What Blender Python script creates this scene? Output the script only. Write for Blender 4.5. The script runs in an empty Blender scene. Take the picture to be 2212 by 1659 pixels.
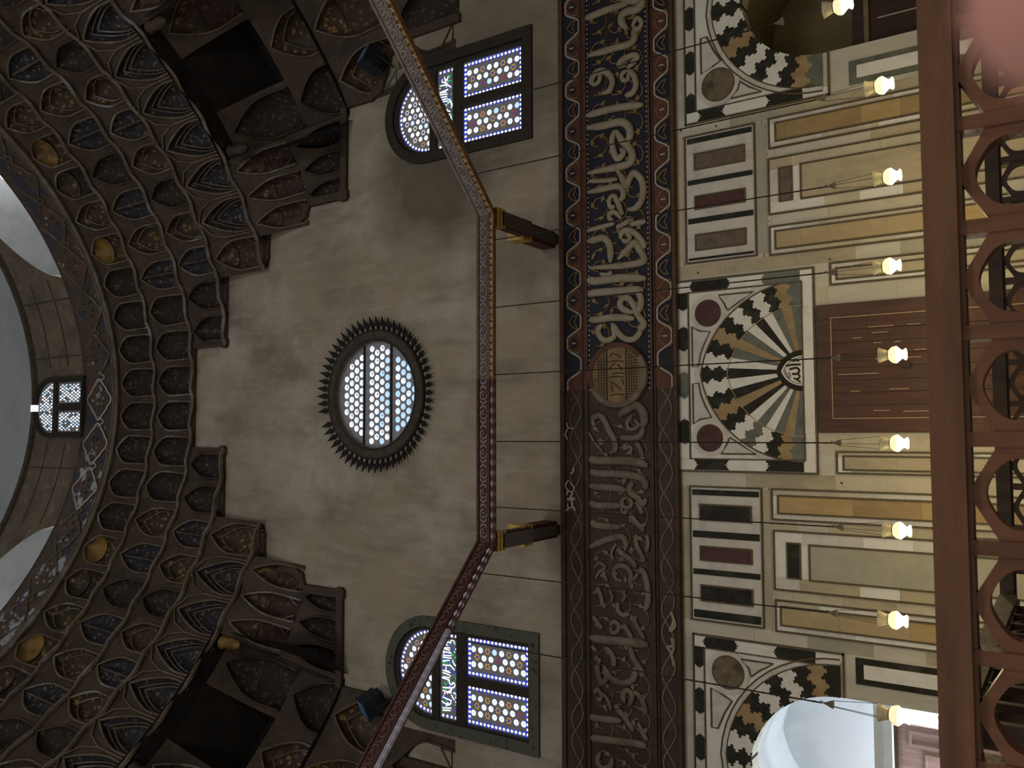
import bpy, math, random
from mathutils import Vector, Matrix
from mathutils.geometry import tessellate_polygon
R = random.Random(7)
pi, sin, cos, sqrt = math.pi, math.sin, math.cos, math.sqrt
scn = bpy.context.scene
col = scn.collection

# ------------------------------------------------------------------ camera
F, PITCH, ROLL, YAW, CX, CZ = 1812.4, 0.594272, -0.041767, 0.069713, -1.029, 1.6
WALL = 15.0                                   # the far wall stands at y = 15; room centre at (0, 5)
fw = Vector((sin(YAW) * cos(PITCH), cos(YAW) * cos(PITCH), sin(PITCH)))
r0 = Vector((cos(YAW), -sin(YAW), 0)); u0 = r0.cross(fw)
rt = r0 * cos(ROLL) + u0 * sin(ROLL); up = -r0 * sin(ROLL) + u0 * cos(ROLL)
cam_d = bpy.data.cameras.new('camera'); cam = bpy.data.objects.new('camera', cam_d); col.objects.link(cam)
m3 = Matrix((-up, rt, -fw)).transposed()      # the phone was held on its side
cam.matrix_world = Matrix.Translation((CX, 0, CZ)) @ m3.to_4x4()
cam_d.sensor_fit = 'HORIZONTAL'; cam_d.sensor_width = 36; cam_d.lens = F * 36 / 2212
cam_d.clip_start = 0.004; cam_d.clip_end = 200
cam_d.dof.use_dof = True; cam_d.dof.focus_distance = 13; cam_d.dof.aperture_fstop = cam_d.lens / 3.2
scn.camera = cam

def W(px, py, y=WALL):                        # measured spot of the photo -> (x, z) on an upright plane at depth y
    d = fw + rt * ((829.5 - py) / F) - up * ((px - 1106) / F)
    s = y / d.y
    return CX + d.x * s, CZ + d.z * s

# ------------------------------------------------------------------ light
scn.view_settings.view_transform = 'Standard'; scn.view_settings.look = 'None'
scn.view_settings.gamma = 1; scn.view_settings.use_curve_mapping = False
scn.view_settings.exposure = 0.0
scn.cycles.use_denoising = True
scn.cycles.max_bounces = 6; scn.cycles.caustics_reflective = False; scn.cycles.caustics_refractive = False
scn.cycles.sample_clamp_indirect = 4
wd = bpy.data.worlds.new('daylight'); scn.world = wd; wd.use_nodes = True
wd.node_tree.nodes['Background'].inputs[0].default_value = (1.0, 0.96, 0.90, 1)
wd.node_tree.nodes['Background'].inputs[1].default_value = 0.30

def area(name, loc, target, size, power, color, sizey=None):
    l = bpy.data.lights.new(name, 'AREA'); l.energy = power; l.color = color; l.size = size
    if sizey: l.shape = 'RECTANGLE'; l.size_y = sizey
    o = bpy.data.objects.new(name, l); col.objects.link(o); o.location = loc
    o.rotation_euler = (Vector(target) - Vector(loc)).to_track_quat('-Z', 'Y').to_euler()
    return o
# daylight of the windows in the walls and drum behind and beside the camera
for k, (x, y) in enumerate(((-6.5, -4.8), (6.5, -4.8))):
    area('window_daylight', (x, y, 13.4), (x * .2, 15, 14.5), 2.4, 420, (0.95, 0.96, 1.0), 4)
for ph in (75, 135, 180, 225, 285):
    a = math.radians(ph)
    area('drum_daylight', (9.1 * sin(a), 5 + 9.1 * cos(a), 29.3), (0, 5, 31), 1.6, 70, (0.88, 0.95, 1.0), 2.6)
# daylight in the left doorway passage, coming through its outer window
area('passage_daylight', (-7.6, 15.7, 3.0), (-6.4, 16.3, 6.2), 0.7, 260, (0.80, 0.90, 1.0), 2.0)

# ------------------------------------------------------------------ materials
MATS = {}
def mat(name, c, c2=None, scale=4, rough=.6, c3=None, stretch=(1, 1, 1), bump=0, emit=0, metal=0, detail=6, lo=.38, hi=.62, bscale=None, vor=False, mid=None):
    m = bpy.data.materials.new(name); m.use_nodes = True; nt = m.node_tree; N = nt.nodes; L = nt.links
    b = N['Principled BSDF']; b.inputs['Roughness'].default_value = rough; b.inputs['Metallic'].default_value = metal; b.inputs['Specular IOR Level'].default_value = .25
    rgba = lambda q: (q[0], q[1], q[2], 1)
    b.inputs['Base Color'].default_value = rgba(c)
    if emit:
        b.inputs['Emission Color'].default_value = rgba(c); b.inputs['Emission Strength'].default_value = emit
    if c2 or bump:
        tc = N.new('ShaderNodeTexCoord'); mp = N.new('ShaderNodeMapping'); L.new(tc.outputs['Object'], mp.inputs[0])
        mp.inputs['Scale'].default_value = stretch
        nz = N.new('ShaderNodeTexNoise'); nz.inputs['Scale'].default_value = scale; nz.inputs['Detail'].default_value = detail
        nz.inputs['Roughness'].default_value = .6; L.new(mp.outputs[0], nz.inputs['Vector'])
        src = nz.outputs[0]
        if vor:
            vz = N.new('ShaderNodeTexVoronoi'); vz.inputs['Scale'].default_value = scale
            mx = N.new('ShaderNodeMix'); mx.data_type = 'VECTOR'; mx.inputs[0].default_value = .22
            L.new(mp.outputs[0], mx.inputs[4]); L.new(nz.outputs[1], mx.inputs[5]); L.new(mx.outputs[1], vz.inputs['Vector'])
            src = vz.outputs[0]
        if c2:
            cr = N.new('ShaderNodeValToRGB'); e = cr.color_ramp.elements
            e[0].position = lo; e[0].color = rgba(c); e[1].position = hi; e[1].color = rgba(c2)
            if c3:
                q = cr.color_ramp.elements.new(mid if mid else (lo + hi) / 2); q.color = rgba(c3)
            L.new(src, cr.inputs[0]); L.new(cr.outputs[0], b.inputs['Base Color'])
        if bump:
            bp = N.new('ShaderNodeBump'); bp.inputs['Strength'].default_value = bump; bp.inputs['Distance'].default_value = .03
            nb = N.new('ShaderNodeTexNoise'); nb.inputs['Scale'].default_value = bscale or scale * 4; nb.inputs['Detail'].default_value = 4
            L.new(tc.outputs['Object'], nb.inputs['Vector']); L.new(nb.outputs[0], bp.inputs['Height']); L.new(bp.outputs[0], b.inputs['Normal'])
    MATS[name] = m
    return m

def layered(name, base, layers, rough=.8, bump=.3, bscale=12):
    """several noise layers, each mixed over the one before: (colour, scale, stretch, low, high, strength)"""
    m = bpy.data.materials.new(name); m.use_nodes = True; nt = m.node_tree; N = nt.nodes; L = nt.links
    b = N['Principled BSDF']; b.inputs['Roughness'].default_value = rough; b.inputs['Specular IOR Level'].default_value = .25
    tc = N.new('ShaderNodeTexCoord'); prev = None
    for i, (c, sc, st, lo, hi, k) in enumerate(layers):
        mp = N.new('ShaderNodeMapping'); mp.inputs['Scale'].default_value = st; mp.inputs['Location'].default_value = (i * 7.3, 0, i * 3.1)
        L.new(tc.outputs['Object'], mp.inputs[0])
        nz = N.new('ShaderNodeTexNoise'); nz.inputs['Scale'].default_value = sc; nz.inputs['Detail'].default_value = 6; nz.inputs['Roughness'].default_value = .62
        L.new(mp.outputs[0], nz.inputs['Vector'])
        mr = N.new('ShaderNodeMapRange'); mr.inputs[1].default_value = lo; mr.inputs[2].default_value = hi; mr.inputs[4].default_value = k
        L.new(nz.outputs[0], mr.inputs[0])
        mx = N.new('ShaderNodeMix'); mx.data_type = 'RGBA'; L.new(mr.outputs[0], mx.inputs[0])
        if prev is None: mx.inputs[6].default_value = (*base, 1)
        else: L.new(prev, mx.inputs[6])
        mx.inputs[7].default_value = (*c, 1); prev = mx.outputs[2]
    L.new(prev, b.inputs['Base Color'])
    bp = N.new('ShaderNodeBump'); bp.inputs['Strength'].default_value = bump; bp.inputs['Distance'].default_value = .03
    nb = N.new('ShaderNodeTexNoise'); nb.inputs['Scale'].default_value = bscale; nb.inputs['Detail'].default_value = 5
    L.new(tc.outputs['Object'], nb.inputs['Vector']); L.new(nb.outputs[0], bp.inputs['Height']); L.new(bp.outputs[0], b.inputs['Normal'])
    MATS[name] = m
    return m

PLASTER = layered('old_plaster', (.315, .262, .185), [((.42, .385, .325), .35, (1, 1, 1), .48, .64, .8), ((.17, .138, .098), .55, (1.2, 1, .8), .5, .68, .8), ((.22, .18, .13), 1.1, (1.6, 1, .5), .5, .72, .75),
                  ((.40, .34, .27), 2.6, (2.2, 1, .3), .5, .7, .5), ((.17, .135, .10), 5, (1.5, 1, .6), .58, .8, .5)], .9, .5, 9)
def soot(m, spots):
    nt = m.node_tree; N = nt.nodes; L = nt.links; b = N['Principled BSDF']; src = b.inputs['Base Color'].links[0].from_socket
    tc = N.new('ShaderNodeTexCoord'); nz = N.new('ShaderNodeTexNoise'); nz.inputs['Scale'].default_value = .9; nz.inputs['Detail'].default_value = 5; L.new(tc.outputs['Object'], nz.inputs['Vector'])
    for loc, sc, k in spots:
        mp = N.new('ShaderNodeMapping'); mp.vector_type = 'TEXTURE'; mp.inputs['Location'].default_value = loc; mp.inputs['Scale'].default_value = sc; L.new(tc.outputs['Object'], mp.inputs[0])
        g = N.new('ShaderNodeTexGradient'); g.gradient_type = 'SPHERICAL'; L.new(mp.outputs[0], g.inputs[0])
        ml = N.new('ShaderNodeMath'); ml.operation = 'MULTIPLY'; L.new(g.outputs[1], ml.inputs[0]); L.new(nz.outputs[0], ml.inputs[1])
        mr = N.new('ShaderNodeMapRange'); mr.inputs[1].default_value = .05; mr.inputs[2].default_value = .32; mr.inputs[4].default_value = k; L.new(ml.outputs[0], mr.inputs[0])
        mx = N.new('ShaderNodeMix'); mx.data_type = 'RGBA'; L.new(mr.outputs[0], mx.inputs[0]); L.new(src, mx.inputs[6]); mx.inputs[7].default_value = (.085, .068, .045, 1); src = mx.outputs[2]
    L.new(src, b.inputs['Base Color'])
soot(PLASTER, [((5.0, 15, 13.8), (2.6, 2, 2.6), .75), ((6.9, 15, 12.5), (3.0, 2, 3.6), .55), ((-6.5, 15, 12.0), (1.8, 2, 2.2), .4), ((2.7, 15, 11.6), (1.4, 2, 1.6), .4)])
MARBLE_WALL = layered('grey_cream_marble', (.56, .51, .40), [((.42, .39, .32), .9, (2.5, 1, .35), .45, .62, .7), ((.62, .58, .48), 1.7, (2, 1, .5), .5, .7, .7), ((.30, .28, .24), 3, (2.6, 1, .35), .56, .72, .5)], .5, .15, 10)
WHITE_M = layered('white_marble', (.76, .73, .65), [((.60, .57, .50), 3, (1, 1, 1), .5, .68, .6), ((.42, .39, .33), 9, (1.6, 1, .6), .6, .75, .5)], .5, .35, 16)
PALE_M = layered('pale_weathered_marble', (.63, .585, .51), [((.45, .415, .36), 2.4, (1, 1, 1), .48, .66, .7), ((.66, .62, .55), 5, (1, 1, 1), .52, .7, .7)], .55, .6, 14)
OCHRE = layered('ochre_marble', (.36, .245, .11), [((.26, .165, .065), 1.6, (1.5, 1, .6), .45, .65, .8), ((.46, .33, .15), 3, (1, 1, 1), .52, .7, .6)], .45, .15, 10)
OCHRE2 = layered('mid_ochre_marble', (.46, .32, .14), [((.36, .23, .085), 1.8, (1.5, 1, .6), .45, .65, .8)], .45, .15, 10)
CREAM_M = layered('cream_marble', (.55, .48, .34), [((.43, .37, .25), 2, (1, 1, 1), .46, .66, .7), ((.63, .57, .44), 4, (1, 1, 1), .54, .7, .6)], .5, .3, 14)
OCHRE_PALE = layered('pale_ochre_marble', (.44, .335, .18), [((.36, .26, .12), 1.4, (1.5, 1, .6), .45, .65, .7), ((.56, .46, .28), 3, (1, 1, 1), .52, .7, .6)], .45, .15, 10)
SAGE_M = layered('sage_grey_marble', (.40, .37, .27), [((.31, .30, .22), 1.2, (1, 1, 1), .45, .65, .8), ((.46, .38, .24), 2.2, (1, 1, 1.4), .5, .7, .7)], .4, .1, 10)
BUFF_M = layered('veined_buff_marble', (.46, .38, .24), [((.34, .29, .19), 1.3, (1.6, 1, .7), .46, .62, .8), ((.53, .45, .30), 2.5, (1, 1, 1), .52, .7, .6), ((.24, .20, .14), 2.1, (3, 1, .6), .6, .7, .6)], .45, .15, 10)
BLACK_M = layered('black_green_marble', (.028, .026, .019), [((.075, .072, .052), 2.5, (1, 1, 1), .52, .72, .8), ((.013, .012, .009), 4, (1, 1, 1), .5, .7, .8)], .85, .15, 10)
GREEN_M = layered('grey_green_marble', (.14, .145, .105), [((.08, .085, .065), 3, (1, 1, 1), .45, .65, .8), ((.2, .2, .16), 6, (1, 1, 1), .55, .75, .5)], .4, .15, 10)
MAROON_M = mat('maroon_porphyry', (.055, .016, .009), (.085, .028, .018), 6, .5)
BROWN_M = layered('brown_porphyry', (.15, .11, .075), [((.09, .065, .045), 5, (1, 1, 1), .45, .65, .8)], .5, .3, 20)
BRECCIA = layered('brown_breccia', (.17, .13, .08), [((.06, .045, .03), 3.5, (1, 1, 1), .48, .6, .9), ((.3, .24, .16), 9, (1, 1, 1), .55, .7, .7)], .6, .6, 14)
GROOVE = mat('dark_joint', (.09, .068, .038), (.14, .11, .065), 20, .8)
NICHE_P = layered('olive_plaster', (.24, .19, .10), [((.17, .13, .07), .9, (1, 1, 1), .45, .65, .8)], .9, .3, 8)
LIME_P = layered('white_limewash', (.72, .74, .75), [((.55, .58, .60), 1.2, (1, 1, 1), .48, .66, .6)], .9, .3, 8)
DOOR_W = layered('red_brown_door_paint', (.092, .040, .021), [((.05, .022, .012), 4, (3, 1, .25), .45, .65, .7), ((.20, .085, .05), 9, (5, 1, .25), .66, .74, .8)], .4, .2, 14)
DOOR_D = mat('dark_brown_wood', (.035, .019, .012), (.055, .03, .02), 5, .5, stretch=(3, 1, .3))
DOOR_P = mat('faded_pink_wood', (.30, .19, .17), (.38, .26, .23), 5, .6, stretch=(3, 1, .3))
SCRATCH = mat('bare_scratched_wood', (.42, .30, .18), (.3, .2, .12), 30, .7)
RAIL_W = layered('polished_railing_wood', (.25, .118, .060), [((.155, .07, .038), 3, (.4, 3, 3), .45, .65, .8), ((.34, .17, .095), 2, (.5, 4, 4), .56, .72, .6)], .35, .15, 20)
RAIL_WV = layered('polished_post_wood', (.265, .115, .06), [((.165, .07, .038), 3, (4, 4, .5), .45, .65, .8)], .35, .15, 20)
RAIL_OLD = layered('old_grey_brown_rail', (.19, .145, .085), [((.12, .09, .055), 2, (3, .4, 3), .45, .65, .8)], .55, .2, 20)
RAIL_DARK = mat('dark_inner_railing', (.055, .034, .020), (.085, .052, .03), 4, .5, stretch=(3, 3, .6))
F_WORN = layered('worn_brown_wood', (.060, .039, .024), [((.036, .024, .015), 2, (1, 1, 1), .45, .65, .8), ((.12, .08, .05), 5, (1, 1, 1), .56, .74, .6)], .65, .6, 16)
F_WORNL = layered('worn_letter_wood', (.19, .145, .11), [((.10, .074, .054), 3, (1, 1, 1), .45, .65, .8), ((.18, .115, .055), 3.5, (1, 1, 1), .58, .74, .8)], .6, .5, 16)
F_BLUE = layered('old_blue_paint', (.017, .018, .032), [((.032, .024, .017), 3, (1, 1, 1), .48, .62, .9)], .7, .5, 14)
F_RED = layered('old_red_paint', (.115, .042, .024), [((.06, .03, .02), 3, (1, 1, 1), .47, .64, .8)], .65, .4, 14)
F_GOLD = layered('old_gilding', (.24, .155, .055), [((.12, .08, .035), 4, (1, 1, 1), .45, .65, .8)], .5, .5, 14)
F_CREAM = layered('cream_letters', (.31, .265, .185), [((.22, .18, .12), 3.5, (1, 1, 1), .48, .66, .7), ((.40, .35, .26), 6, (1, 1, 1), .55, .75, .5)], .6, .3, 14)
F_WHITE = mat('chalky_white_line', (.50, .46, .40), (.38, .33, .27), 12, .7)
F_BROWN = mat('dark_red_moulding', (.07, .035, .02), (.10, .05, .03), 5, .6)
IRON = mat('iron_chain', (.025, .02, .016), rough=.6)
WIN_F = mat('dark_window_wood', (.026, .020, .014), (.040, .031, .022), 14, .7, bump=.8, bscale=22)
WIN_F2 = mat('pierced_green_grey_frame', (.020, .019, .015), (.085, .085, .064), 7, .8, vor=True, lo=.10, hi=.42, c3=(.075, .075, .056), mid=.24, bump=.8, bscale=18)
WIN_R = mat('brown_carved_frame', (.075, .055, .04), (.045, .032, .024), 8, .7, bump=1, bscale=16)
SPIKE = mat('black_iron_spike', (.010, .009, .009), rough=.7)
GYPSUM = mat('gypsum_grille', (.34, .33, .35), (.26, .25, .27), 8, .9)
G_WHITE = mat('clear_lit_glass', (.84, .91, 1.0), emit=1.15)
G_WARM = mat('pale_lit_glass', (.86, .87, .90), emit=.85)
G_DIM = mat('pale_blue_lit_glass', (.45, .62, .80), emit=.62)
G_SKY = mat('sky_lit_glass', (.50, .74, 1.0), emit=.8)
G_BLUE = mat('blue_lit_glass', (.015, .04, .75), emit=.9)
G_AMBER = mat('amber_lit_glass', (.62, .36, .10), emit=.65)
G_RED = mat('red_lit_glass', (.42, .07, .07), emit=.5)
G_GREEN = mat('green_lit_glass', (.02, .55, .22), emit=.8)
DAY = mat('bright_daylight_gap', (.72, .88, 1.0), emit=9)
SKY_P = mat('white_sky_pane', (.95, .97, 1.0), emit=2.2)
LAMP_G = mat('lit_lamp_glass', (1.0, .82, .48), emit=.85)
LAMP_B = mat('glowing_lamp_belly', (1.0, .90, .66), emit=5)
LAMP_N = mat('frosted_lamp_neck', (.70, .62, .36), (.58, .50, .28), 30, .4)
STEEL = mat('dull_metal_cap', (.16, .14, .10), rough=.5)
SPOT = mat('blue_grey_spotlight', (.016, .024, .030), rough=.5)
SPOT_G = mat('blue_spotlight_glass', (.10, .22, .42), rough=.15)
SKIN = layered('fingertip_skin', (.86, .40, .32), [((.76, .31, .25), 60, (1, 1, 1), .45, .65, .7)], .5, .15, 900)
NAIL = mat('fingernail', (.72, .42, .36), rough=.3)
MQ_WOOD = layered('dark_muqarnas_wood', (.060, .038, .024), [((.032, .021, .014), 1.4, (1, 1, 1), .45, .62, .8), ((.11, .068, .035), 2.5, (1, 1, 1), .56, .72, .7)], .6, .5, 12)
MQ_RIM = layered('worn_gilt_rim_glints', (.13, .095, .060), [((.07, .048, .03), 1.8, (1, 1, 1), .45, .62, .8), ((.27, .275, .28), .9, (1, 1, 1), .55, .70, .8)], .5, .3, 12)  # worn gilt; the pale grey layer paints glints into the colour
MQ_BLUE = mat('blue_arabesque_panel', (.22, .175, .12), (.021, .0205, .026), 9, .7, c3=(.050, .038, .028), vor=True, lo=.12, hi=.5, mid=.27, bump=.6, bscale=10)
MQ_GOLD = mat('gold_arabesque_panel', (.38, .22, .06), (.042, .027, .016), 8, .6, c3=(.085, .052, .024), vor=True, lo=.08, hi=.55, mid=.3, bump=.6, bscale=10)
MQ_DARK = mat('brown_arabesque_panel', (.16, .12, .08), (.024, .018, .014), 9, .7, c3=(.042, .030, .022), vor=True, lo=.08, hi=.5, mid=.26, bump=.6, bscale=10)
MQ_RED = mat('red_brown_arabesque_panel', (.19, .11, .065), (.045, .024, .017), 8, .7, c3=(.07, .036, .026), vor=True, lo=.08, hi=.5, mid=.26, bump=.6, bscale=10)
MQ_YEL = layered('yellow_gilt_hood', (.25, .145, .035), [((.085, .05, .018), 2.4, (1, 1, 1), .42, .6, .9)], .5, .3, 12)
MQ_HOLE = mat('shaded_hollow_wood', (.010, .008, .006), (.018, .013, .010), 3, .9)  # near-black: the shade of the deep hollow is put into the colour
TRIM_W = mat('carved_edge_board', (.050, .034, .024), (.075, .052, .036), 9, .7, bump=1, bscale=14)
FASCIA = layered('painted_ring_beam', (.070, .048, .034), [((.035, .035, .055), 1.3, (1, 1, 1), .5, .58, .9), ((.11, .05, .035), 1.9, (1, 1, 1), .55, .62, .8), ((.30, .29, .29), 2.3, (1, 1, 1), .63, .67, .85)], .7, .5, 10)
FASCIA_L = layered('flaking_ring_beam', (.075, .055, .042), [((.11, .06, .04), 1.9, (1, 1, 1), .52, .6, .8), ((.035, .04, .07), 1.5, (1, 1, 1), .54, .6, .8), ((.36, .37, .39), 2.0, (1, 1, 1), .55, .6, .9)], .7, .5, 10)
STONE = layered('brown_drum_stone', (.145, .112, .076), [((.09, .068, .046), 1.2, (1, 1, 1), .45, .65, .8), ((.26, .21, .15), 3.2, (1, 1, 1), .54, .72, .6), ((.07, .055, .04), 5, (1, 1, 1), .66, .74, .7)], .9, .6, 8)
DOME_P = layered('grey_dome_plaster', (.36, .375, .36), [((.29, .31, .30), .8, (1, 1, 1), .45, .65, .7)], .9, .3, 6)
REVEAL = layered('pale_window_reveal', (.46, .47, .46), [((.34, .35, .34), 1.6, (1, 1, 1), .45, .65, .7)], .9, .3, 8)
CORN = mat('dark_dome_cornice', (.05, .04, .028), (.08, .06, .04), 5, .8)
FLOOR_M = mat('marble_floor', (.45, .42, .36), (.32, .30, .26), 1.5, .3)
BEAM_P = layered('pale_carved_beam', (.21, .165, .145), [((.13, .098, .082), 5, (1, 1, 1), .45, .62, .8), ((.28, .23, .21), 7, (1, 1, 1), .55, .72, .7)], .6, .5, 18)
BEAM_M = layered('maroon_carved_beam', (.075, .030, .024), [((.045, .018, .015), 4, (1, 1, 1), .45, .65, .8)], .55, .4, 16)
BEAM_B = layered('brown_carved_beam', (.125, .088, .068), [((.075, .052, .04), 4, (1, 1, 1), .45, .65, .8)], .6, .4, 16)
BEAM_O = mat('pale_beam_ornament', (.30, .26, .235), (.22, .18, .16), 10, .6)
BEAM_OM = mat('brown_beam_ornament', (.15, .082, .062), (.11, .055, .045), 10, .6)
ROPE_G = mat('gold_rope_strip', (.42, .34, .19), (.30, .20, .085), 9, .5)
ROPE_O = mat('rust_orange_strip', (.22, .095, .03), (.14, .06, .022), 8, .6)
STRIP_W = mat('white_diamond_strip', (.52, .50, .58), (.42, .40, .47), 8, .6)
STRIP_L = mat('diamond_lines', (.30, .28, .34), rough=.7)
GILT = mat('gilded_bracket_rings', (.62, .42, .11), (.40, .25, .06), 9, .35, metal=.3)
BLUE_L = mat('dull_underside_paint', (.07, .055, .05), rough=.6)

# ------------------------------------------------------------------ mesh helpers
def cr(pts, n=6, closed=False):                # Catmull-Rom
    P = [Vector(p) for p in pts]; out = []; k = len(P)
    if k < 3 and not closed: return P
    for i in range(k if closed else k - 1):
        g = (lambda j: P[j % k]) if closed else (lambda j: P[max(0, min(k - 1, j))])
        a, b, c, d = g(i - 1), g(i), g(i + 1), g(i + 2)
        for j in range(n):
            t = j / n
            out.append(.5 * ((2 * b) + (c - a) * t + (2 * a - 5 * b + 4 * c - d) * t * t + (3 * b - a - 3 * c + d) * t ** 3))
    if not closed: out.append(P[-1])
    return out

class MB:
    def __init__(s): s.v = []; s.f = []; s.m = []
    def face(s, pts, m=0):
        i = len(s.v); s.v += [tuple(p) for p in pts]; s.f.append(tuple(range(i, i + len(pts)))); s.m.append(m)
    def box(s, x0, x1, y0, y1, z0, z1, m=0):
        i = len(s.v)
        s.v += [(x, y, z) for x in (x0, x1) for y in (y0, y1) for z in (z0, z1)]
        for q in ((0, 1, 3, 2), (4, 6, 7, 5), (0, 4, 5, 1), (2, 3, 7, 6), (0, 2, 6, 4), (1, 5, 7, 3)):
            s.f.append(tuple(i + k for k in q)); s.m.append(m)
    def plate(s, outline, y0, y1, holes=(), m=0, mh=None, fn=None):
        """an upright plate in x,z with holes, front at y0, back at y1; fn may bend it: fn(x, y, z) -> point"""
        loops = [list(outline)] + [list(h) for h in holes]
        fn = fn or (lambda x, y, z: (x, y, z))
        tri = tessellate_polygon([[Vector((a, b, 0)) for a, b in l] for l in loops])
        flat = [q for l in loops for q in l]; n = len(flat); i = len(s.v)
        s.v += [fn(a, y0, b) for a, b in flat] + [fn(a, y1, b) for a, b in flat]
        for t in tri:
            a, b, c = t
            (x1, z1), (x2, z2), (x3, z3) = flat[a], flat[b], flat[c]
            if (x2 - x1) * (z3 - z1) - (z2 - z1) * (x3 - x1) < 0: b, c = c, b
            s.f.append((i + a, i + b, i + c)); s.m.append(m)
            s.f.append((i + n + a, i + n + c, i + n + b)); s.m.append(m)
        o = 0
        for li, l in enumerate(loops):
            k = len(l)
            for j in range(k):
                p, q = o + j, o + (j + 1) % k
                s.f.append((i + p, i + q, i + n + q, i + n + p)); s.m.append(m if li == 0 or mh is None else mh)
            o += k
    def frame(s, x0, x1, z0, z1, w, y0, y1, m=0):
        s.plate([(x0, z0), (x1, z0), (x1, z1), (x0, z1)], y0, y1, [[(x0 + w, z0 + w), (x1 - w, z0 + w), (x1 - w, z1 - w), (x0 + w, z1 - w)]], m)
    def tube(s, pts, r, seg=6, m=0, flat=None, closed=False):
        """round tube; flat=(nx,ny,nz,k) squashes the section along that direction by k; r may be a list"""
        P = [Vector(p) for p in pts]; k = len(P)
        if k < 2: return
        i = len(s.v); prev = None
        for a in range(k):
            t = (P[(a + 1) % k] - P[a - 1]) if closed else (P[min(k - 1, a + 1)] - P[max(0, a - 1)])
            t = t.normalized() if t.length > 1e-9 else Vector((0, 0, 1))
            if flat:
                n = Vector(flat[:3]); u = t.cross(n); u = u.normalized() if u.length > 1e-6 else Vector((1, 0, 0)); w = n * flat[3]
            else:
                u = prev - t * prev.dot(t) if prev else t.orthogonal()
                u.normalize(); prev = u; w = t.cross(u)
            rr = r[a] if isinstance(r, (list, tuple)) else r
            for j in range(seg):
                th = 2 * pi * j / seg
                s.v.append(tuple(P[a] + u * (rr * cos(th)) + w * (rr * sin(th))))
        for a in range(k if closed else k - 1):
            b = (a + 1) % k
            for j in range(seg):
                j2 = (j + 1) % seg
                s.f.append((i + a * seg + j, i + a * seg + j2, i + b * seg + j2, i + b * seg + j)); s.m.append(m)
        if not closed:
            s.f.append(tuple(i + j for j in range(seg))[::-1]); s.m.append(m)
            s.f.append(tuple(i + (k - 1) * seg + j for j in range(seg))); s.m.append(m)
    def lathe(s, prof, c=(0, 0, 0), seg=16, m=0):
        i = len(s.v); n = len(prof)
        for r_, z in prof:
            for j in range(seg):
                a = 2 * pi * j / seg; s.v.append((c[0] + r_ * cos(a), c[1] + r_ * sin(a), c[2] + z))
        for a in range(n - 1):
            for j in range(seg):
                j2 = (j + 1) % seg
                s.f.append((i + a * seg + j, i + a * seg + j2, i + (a + 1) * seg + j2, i + (a + 1) * seg + j)); s.m.append(m)
    def grid(s, fn, nu, nv, m=0):
        i = len(s.v)
        for a in range(nu + 1):
            for b in range(nv + 1): s.v.append(tuple(fn(a / nu, b / nv)))
        for a in range(nu):
            for b in range(nv):
                q = i + a * (nv + 1) + b
                s.f.append((q, q + nv + 1, q + nv + 2, q + 1)); s.m.append(m)
    def disc(s, x, z, r_, y0, y1, seg=14, m=0, rz=None):
        s.plate([(x + r_ * cos(2 * pi * j / seg), z + (rz or r_) * sin(2 * pi * j / seg)) for j in range(seg)], y0, y1, m=m)
    def dot(s, x, z, r_, y, seg=10, m=0, rz=None):
        s.face([(x + r_ * cos(-2 * pi * j / seg), y, z + (rz or r_) * sin(-2 * pi * j / seg)) for j in range(seg)][::-1], m)
    def build(s, name, mats, parent=None, smooth=False):
        me = bpy.data.meshes.new(name); me.from_pydata(s.v, [], s.f)
        for q in (mats if isinstance(mats, (list, tuple)) else [mats]): me.materials.append(q)
        me.polygons.foreach_set('material_index', s.m)
        if smooth: me.polygons.foreach_set('use_smooth', [True] * len(s.f))
        me.update()
        o = bpy.data.objects.new(name, me); col.objects.link(o)
        if parent: o.parent = parent
        return o

def tag(o, label=None, cat=None, group=None, kind=None):
    if label: o['label'] = label
    if cat: o['category'] = cat
    if group: o['group'] = group
    if kind: o['kind'] = kind
    return o
def thing(name, label, cat, loc=(0, 0, 0), group=None):
    o = bpy.data.objects.new(name, None); col.objects.link(o); o.empty_display_size = .2
    o.location = loc
    return tag(o, label, cat, group)
def struct(name, label=None):
    return tag(thing(name, label, None), kind='structure')
def put(mb, name, mats, parent, smooth=False):       # world-space mesh under a thing that may stand anywhere
    l = Vector((0, 0, 0)); q = parent
    while q: l = l + q.location; q = q.parent
    mb.v = [(a - l.x, b - l.y, c - l.z) for a, b, c in mb.v]
    return mb.build(name, mats, parent, smooth)

def arc(cx, cz, r_, a0, a1, n):
    return [(cx + r_ * cos(math.radians(a0 + (a1 - a0) * i / n)), cz + r_ * sin(math.radians(a0 + (a1 - a0) * i / n))) for i in range(n + 1)]
def rpoint(a, h, th):                                   # pointed arch: distance from its centre at angle th
    c = (h * h - a * a) / (2 * a); ct = abs(cos(th))
    return -c * ct + sqrt(max(0, (a + c) ** 2 - c * c * sin(th) ** 2))
def parch(cx, cz, a, h, n=24, t0=0, t1=pi):
    return [(cx + rpoint(a, h, t0 + (t1 - t0) * i / n) * cos(t0 + (t1 - t0) * i / n), cz + rpoint(a, h, t0 + (t1 - t0) * i / n) * sin(t0 + (t1 - t0) * i / n)) for i in range(n + 1)]
def rect(x0, x1, z0, z1): return [(x0, z0), (x1, z0), (x1, z1), (x0, z1)]

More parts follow.
